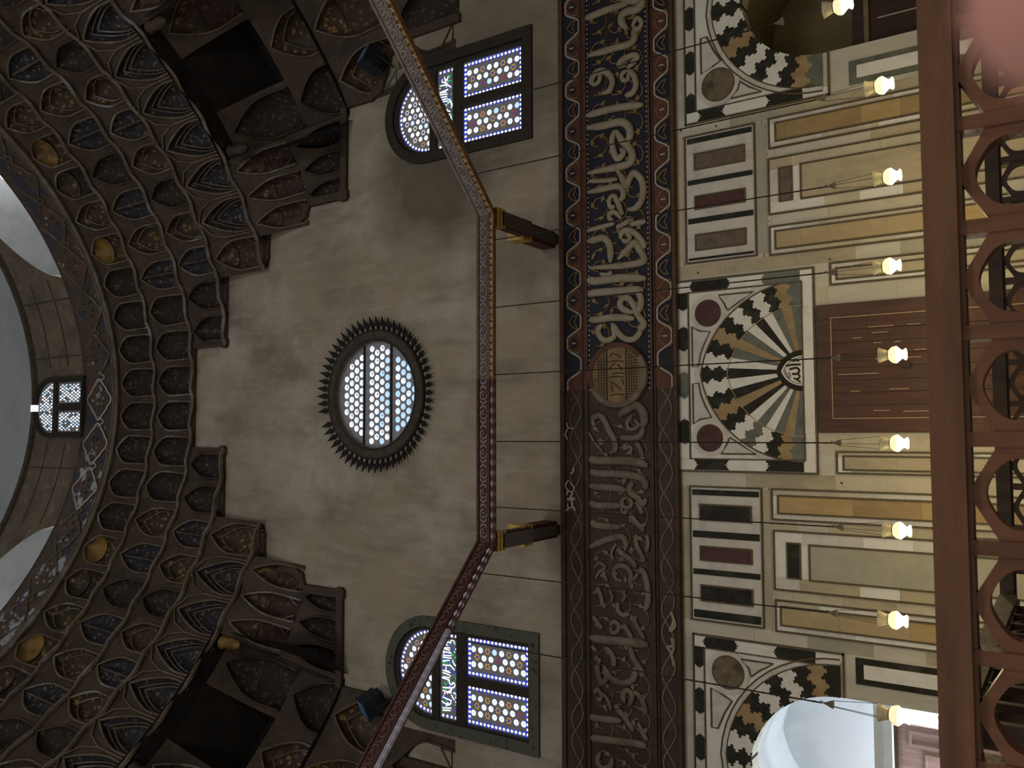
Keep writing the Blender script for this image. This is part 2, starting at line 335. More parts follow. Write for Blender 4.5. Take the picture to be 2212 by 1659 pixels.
# ------------------------------------------------------------------ the room
RX = 10.0
half = [(8.45, 13.2), (8.45, 14.9), (8.2, 15.25), (7.7, 15.42), (7.35, 15.55), (7.2, 15.9), (7.2, 16.75), (4.88, 16.75), (4.88, 18.1), (4.62, 18.2), (4.46, 18.5),
        (4.42, 19.66), (3.72, 19.68), (3.5, 19.82), (3.42, 20.1), (3.42, 21.42), (1.43, 21.42), (1.43, 22.82)]
OUT = [(RX, 13.2)] + half + [(-x, z) for x, z in half[::-1]] + [(-RX, 13.2)]
WR, WL_ = (6.58, 11.2, 1.26, 14.2), (-6.46, 11.08, 1.26, 14.08)      # arched windows: centre x, sill, half width, springing
def win_outline(w, d=0, n=20):
    cx, s, hw, sp = w; return [(cx - hw + d, s + d), (cx + hw - d, s + d)] + arc(cx, sp, hw - d, 0, 180, n)
ROSE = (-0.10, 15.75)
NR, NL = (6.90, 5.15, 1.28, 1.42), (-6.82, 5.10, 1.33, 1.55)         # doorway arches: centre x, springing, half width, rise

mb = MB()
mb.plate([(-RX, 7.9), (RX, 7.9)] + OUT, WALL, WALL + .35, [win_outline(WR, .25), win_outline(WL_, .25), arc(*ROSE, 1.3, 0, 351, 39)])
mb.plate(rect(-RX, RX, 13, 31), WALL + .9, WALL + 1.0)  # added backing plate behind the niches, keeps outside light from showing through
tag(mb.build('wall_far', PLASTER), kind='structure')
mb = MB()
hr = [(NR[0] - NR[2], 0.02), (NR[0] + NR[2], 0.02)] + parch(*NR); hl = [(NL[0] - NL[2], 0.02), (NL[0] + NL[2], 0.02)] + parch(*NL)
mb.plate(rect(-RX, RX, 0, 7.9), WALL, WALL + .3, [hr, hl])
tag(mb.build('wall_far_dado', MARBLE_WALL), kind='structure')
mb = MB(); mb.box(-RX - .3, -RX, -5, 16, 0, 27); tag(mb.build('wall_left', PLASTER), kind='structure')
mb = MB(); mb.box(RX, RX + .3, -5, 16, 0, 27); tag(mb.build('wall_right', PLASTER), kind='structure')
mb = MB(); mb.box(-RX - .3, RX + .3, -5, 19, -.2, 0); tag(mb.build('floor', FLOOR_M), kind='structure')

# edge board along the stepped foot of the muqarnas
mb = MB()
for a, b in zip(OUT[1:-1], OUT[2:-1]):
    (x0, z0), (x1, z1) = a, b; d = Vector((x1 - x0, z1 - z0)); n = Vector((d.y, -d.x)).normalized() * .2; e = d.normalized() * .05
    q = [(x0 - e.x, z0 - e.y), (x1 + e.x, z1 + e.y), (x1 + e.x + n.x, z1 + e.y + n.y), (x0 - e.x + n.x, z0 - e.y + n.y)]
    mb.plate(q, WALL - .1 - R.random() * .006, WALL + .3)
tag(mb.build('trim_1', TRIM_W), 'dark carved edge board following the stepped foot of the honeycomb vault', kind='structure')

# ------------------------------------------------------------------ drum and dome
C0 = Vector((0, 5, 0))
def pol(r_, ph, z): return (r_ * sin(ph), 5 + r_ * cos(ph), z)
rad = math.radians
mb = MB()
def drum(a0, a1, z0, z1): mb.grid(lambda u, v: pol(9.5, rad(a0 + (a1 - a0) * u), z0 + (z1 - z0) * v), max(1, int((a1 - a0) / 2.5)), 2)
OPEN = [(24, 66), (-66, -24)]
def arch_z(a): return 27.9 + 2.95 * sqrt(max(0, 1 - ((abs(a) - 45) / 21) ** 2)) ** 1.25
drum(-24, 24, 27.6, 30.9); drum(66, 294, 27.6, 30.9)
for a0, a1 in OPEN:
    for j in range(42): mb.grid(lambda u, v: (lambda a: pol(9.5, rad(a), arch_z(a) + (30.9 - arch_z(a)) * v))(a0 + j + u), 1, 1)
tag(mb.build('wall_drum', STONE), kind='structure')
mb = MB()
for a in range(-90, 91, 11):                                          # joints between the drum's big stones
    if any(p - 1 < a < q + 1 for p, q in OPEN) or abs(a) < 9: continue
    mb.tube([pol(9.49, rad(a), 27.7 + .3 * j) for j in range(11)], .025, 4)
for z0 in (28.8, 29.9):
    for a0, a1 in ((-24, -8), (7, 24)): mb.tube([pol(9.49, rad(a0 + (a1 - a0) * j / 20), z0) for j in range(21)], .018, 4)
tag(mb.build('trim_2', CORN), 'dark joints between the brown stones of the drum', kind='structure')
for k, (a0, a1) in enumerate(OPEN):
    w = struct('window_%d' % (5 + k), 'deep pale window recess high in the drum, at the %s edge of the photo' % ('upper left' if k == 0 else 'lower left'))
    mb = MB(); sg = 1 if a0 > 0 else -1
    def RV(u, v):
        a = a0 + 42 * u; z = arch_z(a) if 0 < u < 1 else 27.62
        q = sg * 45 + (a - sg * 45) * .36; zi = 28.7 + (z - 27.62) * .58
        return pol(9.5 + 1.3 * v, rad(a + (q - a) * v), z + (zi - z) * v)
    mb.grid(RV, 42, 4); put(mb, 'reveal', REVEAL, w)
    mb = MB(); o = [RV(j / 42, 1) for j in range(43)]; mb.face(o); put(mb, 'pane', SKY_P if sg > 0 else G_WARM, w)
mb = MB()
mb.grid(lambda u, v: pol(9.5 * cos(v * pi / 2), 2 * pi * u, 30.9 + 9.3 * sin(v * pi / 2)), 64, 16)
tag(mb.build('ceiling_dome', DOME_P, smooth=True), kind='structure')
mb = MB(); mb.tube([pol(9.46, rad(a), 30.9) for a in range(0, 360, 4)], .11, 6, closed=True)
tag(mb.build('trim_3', CORN), 'dark cornice under the grey dome', kind='structure')

# ring beam with painted cartouches
rb = thing('ring_beam', 'painted and flaking ring beam between the honeycomb vault and the stone drum', 'ring beam', (0, 14.5, 26))
mb = MB(); mb.grid(lambda u, v: pol(9.5 - .1 * v, rad(-12 + 102 * u), 26.0 + 1.7 * v), 60, 4); put(mb, 'fascia', FASCIA, rb)
mb = MB(); mb.grid(lambda u, v: pol(9.5 - .1 * v, rad(-90 + 78 * u), 26.0 + 1.7 * v), 50, 4); put(mb, 'fascia', FASCIA_L, rb)['label'] = 'flaking half of the ring beam with pale bare patches'
mb = MB(); mb.grid(lambda u, v: pol(9.4 + .15 * v, rad(-90 + 180 * u), 27.7), 90, 1); mb.tube([pol(9.42, rad(a), 27.68) for a in range(-90, 91, 3)], .05, 6); put(mb, 'upper_moulding', MQ_WOOD, rb)
mb = MB(); mb.tube([pol(9.48, rad(a), 26.03) for a in range(-90, 91, 3)], .085, 6); mb.tube([pol(9.46, rad(a), 26.2) for a in range(-90, 91, 3)], .03, 6); put(mb, 'lower_moulding', MQ_RIM, rb)
for k in range(17):
    a = -67 + 8.4 * k
    pts = []
    for j in range(40):
        t = 2 * pi * j / 40
        q = 1 + .13 * cos(4 * t) + .05 * cos(8 * t)
        pts.append(pol(9.42, rad(a + 3.3 * q * cos(t)), 26.9 + .56 * q * sin(t)))
    mb = MB(); mb.tube(pts, .028, 4, closed=True)
    mb.tube(cr([pol(9.42, rad(a + 3.3), 26.9), pol(9.42, rad(a + 4.2), 26.6), pol(9.42, rad(a + 5.1), 26.9)]), .022, 4)
    put(mb, 'cartouche_moulding', F_WHITE if k in (6, 7, 8) else MQ_RIM, rb)
    mb = MB()
    for j in range(6):
        t = 2 * pi * j / 6 + k; q = .34 + .5 * R.random()
        mb.tube([pol(9.43, rad(a + 2.2 * q * cos(t)), 26.9 + .4 * q * sin(t)), pol(9.43, rad(a + 2.6 * q * cos(t) + .2), 26.9 + .5 * q * sin(t) + .08)], [.05, .02], 5)
    put(mb, 'cartouche_flower', (F_WHITE if k in (0, 1, 2, 3, 4, 8) else FASCIA_L), rb)

# ------------------------------------------------------------------ muqarnas
TZ = [13.3, 15.05, 16.75, 18.15, 19.68, 21.42, 22.82, 24.45, 26.0]
TD = [13.6, 13.0, 12.3, 11.25, 10.45, 10.2, 10.0, 9.78, 9.55]         # plan radius of each tier's foot
def rk(k, ph):
    a = abs(ph) % (pi / 2); a = min(a, pi / 2 - a)
    sq = 10.0 / cos(a)
    if TD[k] < 10: return TD[k]
    w = .12
    return -math.log(math.exp(-sq / w) + math.exp(-TD[k] / w)) * w
def niche(parent, k, p0, p1, style, z0=None, z1=None, rb=None, re=None):
    p0, p1 = rad(p0), rad(p1); z0 = TZ[k] if z0 is None else z0; z1 = TZ[k + 1] if z1 is None else z1
    pm, hw = (p0 + p1) / 2, (p1 - p0) / 2
    sty = {'flame': (.86, .30, .36, 1.55), 'arch': (.80, .45, .30, 1.9), 'round': (.84, .58, .34, 2.4), 'twin': (.80, .45, .28, 1.9)}[style['shape']]
    hm, ts, dep, ex = sty; tt = .94
    def front(s, t):
        ph = pm + s * hw; e = t * t * (3 - 2 * t) if style['shape'] == 'flame' else t ** 1.5
        return (rb or rk(k, ph)) * (1 - e) + (re or rk(k + 1, ph)) * e
    def hgt(t):
        if t >= tt: return 0
        if t < ts: return hm * (.93 + .07 * sin(pi * t / ts * .5))
        return hm * max(0, 1 - ((t - ts) / (tt - ts)) ** ex)
    def P(s, t, off=0): return pol(front(s, t) + off, pm + s * hw, z0 + (z1 - z0) * t)
    T = [0, .12, .25, .36, .46, .55, .63, .7, .76, .81, .86, .9, .925, tt, 1.0]
    mb = MB()
    for sg in (-1, 1):
        mb.grid(lambda u, v: P(sg * (hgt(T[int(round(u * 14))]) * (1 - v) + v), T[int(round(u * 14))]), 14, 2)
    sur = put(mb, 'niche', style['wood'], parent)
    for c, w in (([0], 1),) if style['shape'] != 'twin' else (([-.5], .5), ([.5], .5)):
        mb = MB(); c = c[0]; n = 8
        def Q(u, v):
            t = T[int(round(u * 13))]; q = -cos(v * pi); h = hgt(t)
            return P((c + w * q) * h if w < 1 else q * h, t, dep * w ** .6 * sqrt(max(0, 1 - q * q)) * min(1, (h / hm) ** .6 + .02))
        mb.grid(Q, 13, n); put(mb, 'painted_panel', style['panel'], sur, True)
    mb = MB(); rr = .034 * style.get('rim', 1)
    for g in style.get('rings', (1,)):
        L_ = [P(-hgt(t) * g, t * (g if g < 1 else 1), -.02 if g >= 1 else .1) for t in T[:14]]; Rr = [P(hgt(t) * g, t * (g if g < 1 else 1), -.02 if g >= 1 else .1) for t in T[:14]]
        mb.tube(L_ + Rr[::-1][1:], rr * (1 if g >= 1 else .6), 5)
    if style['shape'] == 'flame':
        mb.tube([P(-.99, t, -.02) for t in (0, .2, .4, .6)] + [P(-.7, .84, -.03), P(0, 1, -.05)], rr * .8, 5); mb.tube([P(.99, t, -.02) for t in (0, .2, .4, .6)] + [P(.7, .84, -.03), P(0, 1, -.05)], rr * .8, 5)
    if style['shape'] == 'twin': mb.tube([P(0, t, .06) for t in T[:13]], rr, 5)
    put(mb, 'rim', style['rimm'], sur, True)
    if style.get('hood'):
        mb = MB()
        ht = (.66, .78, .9)
        mb.grid(lambda u, v: (lambda t, q: P(q * hgt(t) * .96, t, dep * .86 * sqrt(max(0, 1 - q * q)) * min(1, (hgt(t) / hm) ** .6)))(.62 + .3 * u, -cos(v * pi)), 5, 8)
        put(mb, 'hood', style['hood'], sur, True)
    if style.get('tri'):
        mb = MB()
        for sg in (-1, 1):
            mb = MB(); tr = [P(sg * .3, .04, -.03), P(sg * .72, .05, -.03), P(sg * .74, .22, -.03)]; mb.tube(tr, .018, 4, closed=True); put(mb, 'corner_triangle', style['rimm'], sur)
    return sur
S_FL = dict(shape='flame', wood=MQ_WOOD, panel=MQ_BLUE, rimm=MQ_RIM, rings=(1, .86, .72))
S_RED = dict(shape='arch', wood=MQ_WOOD, panel=MQ_RED, rimm=MQ_RIM, hood=MQ_GOLD, tri=1)
S_DK = dict(shape='arch', wood=MQ_WOOD, panel=MQ_DARK, rimm=MQ_WOOD, tri=1)
S_TW = dict(shape='twin', wood=MQ_WOOD, panel=MQ_BLUE, rimm=MQ_RIM)
S_YE = dict(shape='round', wood=MQ_WOOD, panel=MQ_GOLD, rimm=MQ_RIM, hood=MQ_YEL)
S_PL = dict(shape='round', wood=MQ_WOOD, panel=MQ_DARK, rimm=MQ_RIM, hood=MQ_GOLD)
S_GD = dict(shape='arch', wood=MQ_WOOD, panel=MQ_GOLD, rimm=MQ_RIM, rings=(1, .84), tri=1)
S_PALE = dict(shape='round', wood=MQ_WOOD, panel=MQ_DARK, rimm=MQ_RIM)
deg = math.degrees
def mirror(sg, a, b): return (a, b) if sg > 0 else (-b, -a)
for sg in (1, -1):
    side = 'right' if sg > 0 else 'left'
    pn = thing('muqarnas_pendentive', ('dark honeycomb vault of niches at the photo\'s top left, gilt and blue' if sg > 0
               else 'dark honeycomb vault of niches at the photo\'s lower left, worn and greyer'), 'vault', (sg * 7.5, 12.5, 16.7))
    def tier(k, a0, a1, n, styles):
        for j in range(n):
            p, q = mirror(sg, a0 + (a1 - a0) * j / n, a0 + (a1 - a0) * (j + 1) / n)
            niche(pn, k, p, q, styles[j % len(styles)])
    for base in (0, 1):                                  # far-wall half and side-wall half of the corner
        f = (lambda a: a) if base == 0 else (lambda a: 90 - a)
        def t2(k, a0, a1, n, st):
            A, B = f(a0), f(a1)
            tier(k, min(A, B), max(A, B), n, st)
        t2(2, 26.0, 35.4, 3, [S_DK, S_DK, S_DK]); t2(3, 23.8, 35.2, 3, [S_RED, S_RED, S_RED])
    tier(0, 38, 52, 2, [S_DK]); tier(1, 36, 54, 3, [S_GD, S_RED, S_DK])
    tier(4, 18.9, 71.1, 9, [S_GD if sg < 0 else S_RED] + [S_FL] * 7 + [S_RED])
    tier(5, 8.2, 69, 11, [S_DK, S_DK, S_TW, S_GD, S_DK, S_GD, S_TW, S_GD, S_DK, S_GD])
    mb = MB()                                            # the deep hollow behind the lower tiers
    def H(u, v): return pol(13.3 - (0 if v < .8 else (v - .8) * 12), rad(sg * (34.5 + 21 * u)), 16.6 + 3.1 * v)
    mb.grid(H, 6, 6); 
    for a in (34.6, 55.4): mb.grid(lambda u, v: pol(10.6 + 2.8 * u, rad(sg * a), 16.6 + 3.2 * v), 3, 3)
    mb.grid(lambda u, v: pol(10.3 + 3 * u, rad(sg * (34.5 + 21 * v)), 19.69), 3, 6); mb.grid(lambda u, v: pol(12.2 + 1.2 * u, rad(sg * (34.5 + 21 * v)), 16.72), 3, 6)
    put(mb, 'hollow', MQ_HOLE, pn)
    for a, b_, z0_, z1_, ra, rb_, st in ((34.7, 41.7, 16.73, 18.2, 12.9, 12.15, S_DK), (41.7, 48.3, 16.73, 18.2, 12.9, 12.15, S_GD), (48.3, 55.3, 16.73, 18.2, 12.9, 12.15, S_DK), (34.7, 41.2, 18.2, 19.68, 12.15, 10.9, S_DK), (48.8, 55.3, 18.2, 19.68, 12.15, 10.9, S_RED)):
        p, q = mirror(sg, a, b_); niche(pn, 2, p, q, st, z0_, z1_, ra, rb_)
    for a in (36, 54):
        mb = MB(); mb.lathe([(.02, -.4), (.10, -.32), (.15, -.12), (.12, .08), (.18, .24), (.06, .4)], pol(10.62, rad(sg * a), 19.3), 10); put(mb, 'drop_pendant', MQ_WOOD if a > 50 or sg > 0 else MQ_YEL, pn, True)
mc = thing('muqarnas_cornice', 'two dark tiers of small round-headed niches just under the ring beam', 'cornice', (0, 14.7, 22.8))
pat = [S_YE, S_GD, S_TW, S_GD, S_YE, S_PL, S_TW, S_GD]
for j in range(22):
    a = -66 + 6 * j
    niche(mc, 6, a, a + 6, (S_PALE if abs(a + 3) < 16 else [S_TW, S_DK, S_TW, S_GD][j % 4]))
    niche(mc, 7, a, a + 6, (S_PALE if abs(a + 3) < 22 else [S_YE, S_GD, S_PL][j % 3]))
for k in (4, 5, 6, 7):                                    # ribs at the meeting of two tiers
    a0 = {4: 18.9, 5: 8.2}.get(k)
    for sg in ((1, -1) if a0 else (1,)):
        p0, p1 = (a0, 69) if a0 else (-66, 66)
        mb = MB(); n = int((p1 - p0) / 1.5)
        mb.tube([pol(rk(k, rad(sg * (p0 + (p1 - p0) * j / n))) - .03 - .05 * abs(sin(pi * j / 4)), rad(sg * (p0 + (p1 - p0) * j / n)), TZ[k] + .02 + .06 * sin(pi * j / 2)) for j in range(n + 1)], .06, 5)
        put(mb, 'tier_rib', MQ_RIM, mc)

# ------------------------------------------------------------------ windows
def rosette(mb, x, z, r_, y, petal, centre):
    for j in range(6):
        a = pi / 3 * j + .52; mb.dot(x + r_ * .62 * cos(a), z + r_ * .62 * sin(a), r_ * .23, y, 7, petal)
    mb.dot(x, z, r_ * .22, y, 7, centre)
GL = [GYPSUM, G_WHITE, G_BLUE, G_AMBER, G_RED, G_SKY, G_GREEN, G_WARM, G_DIM]
def lights_panel(w, inside, x0, x1, z0, z1, y, a=.188, petals=(3, 3, 3, 4), disc=1, seed=1, clip_edge=None):
    rr = random.Random(seed); mb = MB()
    mb.plate(inside, y, y + .05, m=0)
    cx, cz = (x0 + x1) / 2, (z0 + z1) / 2
    def isin(x, z, d):
        if not (x0 + d < x < x1 - d and z0 + d < z < z1 - d): return False
        return clip_edge is None or clip_edge(x, z) > d
    ni = int((z1 - z0) / a) + 4
    for i in range(-ni, ni + 1):
        for j in range(-ni, ni + 1):
            x = cx + a * .866 * i; z = cz + a * (j + .5 * i)
            if not isin(x, z, .15): continue
            if (i - j) % 3 == 0: rosette(mb, x, z, a * .46, y - .006, rr.choice(petals), rr.choice((2, 4, 2)))
            else:
                mb.dot(x, z, a * .345, y - .005, 12, disc if rr.random() > .1 else 5); mb.dot(x + .01, z - .012, a * .15, y - .007, 8, 5 if disc == 1 else 7)
    # beaded border
    s = .098
    def bead(x, z, hz):
        mb.dot(x, z, .030, y - .006, 8, 1, rz=.034)
        for d in (-s / 2,):
            for o in (-.034, .034):
                q = (x + (d if hz else o), z + (o if hz else d))
                mb.dot(q[0], q[1], .022, y - .006, 6, 2)
    if clip_edge is None:
        n = int((x1 - x0 - .1) / s)
        for j in range(n + 1):
            for z in (z0 + .065, z1 - .065): bead(x0 + .065 + (x1 - x0 - .13) * j / n, z, True)
        n = int((z1 - z0 - .2) / s)
        for j in range(1, n + 1):
            for x in (x0 + .065, x1 - .065): bead(x, z0 + .065 + (z1 - z0 - .13) * j / (n + 1), False)
    return mb
def text_strip(w, x0, x1, z0, z1, y, seed):
    rr = random.Random(seed); mb = MB(); mb.plate(rect(x0, x1, z0, z1), y, y + .05)
    for e in (x0 + .06, x1 - .06):
        for j in range(4): mb.dot(e, z0 + .08 + (z1 - z0 - .16) * j / 3, .032, y - .006, 8, 1); mb.dot(e, z0 + .15 + (z1 - z0 - .16) * j / 3, .02, y - .006, 6, 2) if j < 3 else None
    x = x0 + .2
    def bar(xa, za, xb, zb, w_, m):
        d = Vector((xb - xa, zb - za)); n = Vector((-d.y, d.x)).normalized() * w_
        mb.face([(xa - n.x, y - .006, za - n.y), (xb - n.x, y - .006, zb - n.y), (xb + n.x, y - .006, zb + n.y), (xa + n.x, y - .006, za + n.y)], m)
    while x < x1 - .18:
        k = rr.random()
        if k < .45: bar(x, z0 + .2 + .06 * rr.random(), x + rr.uniform(-.04, .04), z1 - .06, .014, 1)
        elif k < .8:
            c = (x + .02, z0 + rr.uniform(.12, .36)); n = rr.randint(4, 6); a0 = rr.random() * 6
            for j in range(n):
                a = a0 + .7 * j; bar(c[0] + .055 * cos(a), c[1] + .055 * sin(a), c[0] + .055 * cos(a + .6), c[1] + .055 * sin(a + .6), .014, 1)
        else: bar(x - .03, z0 + .12, x + .07, z0 + rr.uniform(.05, .3), .015, 1)
        for _ in range(4): mb.dot(x + rr.uniform(-.03, .05), rr.uniform(z0 + .04, z1 - .04), rr.uniform(.012, .024), y - .005, 6, rr.choice((6, 2, 2, 6, 1)))
        if rr.random() < .4: mb.dot(x + .03, rr.uniform(z0 + .08, z1 - .08), .02, y - .005, 6, 6, rz=.045)
        x += .055
    return mb
def arched_window(idx, w, label, fm, lunette_petals, ldisc, seed):
    cx, s, hw, sp = w; st = struct('window_%d' % idx, label)
    def X(v): return cx + v
    lo0, lo1, st0, st1, lu0 = s + .30, s + 1.96, s + 2.20, s + 2.72, s + 2.90
    lights = [rect(X(-.98), X(-.12), lo0, lo1), rect(X(.07), X(.93), lo0, lo1)]
    strip = rect(X(-.98), X(.93), st0, st1)
    lun = [(X(-.96), lu0), (X(.94), lu0)] + arc(cx - .01, sp - .02, .96, 0, 180, 20)
    lun = [(x, max(z, lu0)) for x, z in lun]
    mb = MB(); mb.plate(win_outline(w), WALL - .06, WALL + .02, [win_outline(w, .24)]); put(mb, 'frame', fm, st)
    mb = MB(); mb.plate(win_outline(w, .24), WALL + .0, WALL + .12, [[(x, z) for x, z in q] for q in lights + [strip, lun]]); put(mb, 'mullion', WIN_F, st)
    y = WALL + .10
    for k, (p, q) in enumerate(((-.98, -.12), (.07, .93))):
        m_ = lights_panel(w, rect(X(p), X(q), lo0, lo1), X(p), X(q), lo0, lo1, y, seed=seed + k); put(m_, 'glass_panel', GL, st)
    put(text_strip(w, X(-.98), X(.93), st0, st1, y, seed + 5), 'inscription_glass', GL, st)
    ed = lambda x, z: min(.96 - math.hypot(x - cx + .01, max(0, z - sp + .02)), z - lu0 + .09)
    m_ = lights_panel(w, lun, X(-.98), X(.96), lu0 - .06, sp + 1.0, y, a=.17, petals=lunette_petals, disc=ldisc, seed=seed + 9, clip_edge=ed)
    for j in range(27):
        a = pi * j / 26; m_.dot(cx - .01 + .885 * cos(a), max(lu0 + .05, sp - .02 + .885 * sin(a)), .032, y - .006, 8, 1)
        a += pi / 52; m_.dot(cx - .01 + .91 * cos(a), max(lu0 + .05, sp - .02 + .91 * sin(a)), .02, y - .006, 6, 2)
    put(m_, 'lunette_glass', GL, st)
arched_window(1, WR, 'arched stained glass window in a plain dark frame, behind the pale end of the lamp ring', WIN_F, (7, 7, 7, 7, 3), 7, 3)
arched_window(2, WL_, 'arched stained glass window in a pierced grey-green frame with amber flowers in its head', WIN_F2, (3, 3, 3), 1, 40)

w3 = struct('window_3', 'round window of small clear discs in a spiked dark wooden ring')
mb = MB(); mb.plate(arc(*ROSE, 1.58, 0, 354, 59), WALL - .09, WALL + .02, [arc(*ROSE, 1.30, 0, 351, 39)]); put(mb, 'frame', WIN_R, w3)
for r_ in (1.33, 1.555):
    mb = MB(); mb.tube([(x, WALL - .09, z) for x, z in arc(*ROSE, r_, 0, 354, 59)], .022, 5, closed=True); put(mb, 'frame_bead', WIN_F, w3)
mb = MB(); mb.disc(*ROSE, 1.31, WALL + .08, WALL + .14, 48, 0)
a = .205
for i in range(-8, 9):
    for j in range(-9, 10):
        dx, dz = a * (j + .5 * (i % 2)), a * .83 * i + .04
        rr_ = math.hypot(dx, dz)
        if rr_ > 1.17 or min(abs(dz + ROSE[1] - 16.2), abs(dz + ROSE[1] - 15.31)) < .085: continue
        m = 5 if dz < -.1 and R.random() < .6 else (1 if R.random() < .6 else 7)
        mb.dot(ROSE[0] + dx, ROSE[1] + dz, .074, WALL + .074, 14, m); mb.dot(ROSE[0] + dx, ROSE[1] + dz, .05, WALL + .072, 12, 8); mb.dot(ROSE[0] + dx - .006, ROSE[1] + dz + .008, .035, WALL + .070, 10, m)
        if dz > -.2 and R.random() < .4: mb.dot(ROSE[0] + dx + .01, ROSE[1] + dz - .02, .02, WALL + .069, 7, 0)
put(mb, 'glass_panel', GL, w3)
for zz in (16.2, 15.31):
    hw = sqrt(1.3 ** 2 - (zz - ROSE[1]) ** 2); mb = MB(); mb.box(ROSE[0] - hw, ROSE[0] + hw, WALL + .04, WALL + .08, zz - .022, zz + .022); put(mb, 'bar', WIN_F, w3)
NS = 58
for k in range(NS):
    a = 2 * pi * (k + .5) / NS
    if k in (17,): continue
    er, et = Vector((cos(a), 0, sin(a))), Vector((-sin(a), 0, cos(a))); c = Vector((ROSE[0], WALL - .02, ROSE[1]))
    P = lambda r_, w_, y: c + er * r_ + et * w_ + Vector((0, y, 0))
    mb = MB(); f0 = [P(1.55, -.03, .0), P(1.66, -.03, -.05), P(1.69, -.075, -.06), P(1.9, 0, -.14), P(1.69, .075, -.06), P(1.66, .03, -.05), P(1.55, .03, .0)]
    b0 = [q + Vector((0, .025, 0)) for q in f0]
    mb.face(f0); mb.face(b0[::-1])
    for j in range(7): mb.face([f0[j], b0[j], b0[(j + 1) % 7], f0[(j + 1) % 7]])
    put(mb, 'spike', SPIKE, w3)

w4 = struct('window_4', 'small arched window of pale glass high in the stone drum')
yy = 5 + 9.28; wx = -.17
def w4o(d): return [(wx - .86 + d, 27.72 + d), (wx + .88 - d, 27.72 + d)] + arc(wx, 29.72, .88 - d, 0, 180, 16)
mb = MB(); mb.plate(w4o(-.1), yy - .02, yy + .4, [w4o(.0)]); put(mb, 'frame', WIN_F, w4)
mb = MB(); l4 = [rect(wx - .8, wx - .12, 27.75, 29.25), rect(wx + .12, wx + .8, 27.75, 29.25), [(wx - .84, 29.45), (wx + .84, 29.45)] + [(x, max(z, 29.45)) for x, z in arc(wx, 29.7, .84, 0, 180, 16)]]
mb.plate(w4o(0), yy + .02, yy + .2, l4); put(mb, 'mullion', WIN_F, w4)
for q, (x0, x1, z0, z1) in zip(l4, ((wx - .8, wx - .12, 27.75, 29.25), (wx + .12, wx + .8, 27.75, 29.25), (wx - .84, wx + .84, 29.45, 30.55))):
    mb = MB(); mb.plate(q, yy + .1, yy + .15); zz = z0 + .1; i = 0
    while zz < z1 - .06:
        x = x0 + .07 + (i % 2) * .055
        while x < x1 - .05:
            if z1 < 30 or math.hypot(x - wx, max(0, zz - 29.7)) < .76:
                e = z1 < 30 and min(x - x0, x1 - x) < .1
                mb.dot(x, zz, .03 if not e else .024, yy + .095, 8, R.choice((1, 1, 5, 7)) if R.random() < .8 else 0, rz=.06)
            x += .105
        zz += .115; i += 1
    put(mb, 'glass_panel', GL, w4)
mb = MB(); mb.plate(rect(wx - .12, wx + .1, 30.52, 30.78), yy - .03, yy + .1); put(mb, 'broken_gap', G_WARM, w4)

# ------------------------------------------------------------------ inscription frieze
fz = thing('inscription_frieze', 'long carved wooden inscription band, half painted cream on blue, half bare brown', 'frieze', (0, WALL, 8))
XS = -0.18                                               # where paint ends and bare wood begins
yb = WALL - .10
def band(x0, x1, z0, z1, y, name, m): mb = MB(); mb.box(x0, x1, y, WALL, z0, z1); return put(mb, name, m, fz)
band(XS, 9.9, 7.92, 10.45, yb, 'painted_board', F_BLUE); band(-9.9, XS, 7.92, 10.45, yb, 'bare_board', F_WORN)
for z0, z1 in ((10.37, 10.47), (9.82, 9.86), (8.40, 8.44), (7.90, 7.96), (9.94, 9.96), (8.34, 8.36)):
    d = .05 if z1 - z0 > .05 else .035
    band(XS, 9.9, z0, z1, yb - d, 'moulding', F_BROWN); band(-9.9, XS, z0, z1, yb - d, 'moulding', F_WORN)
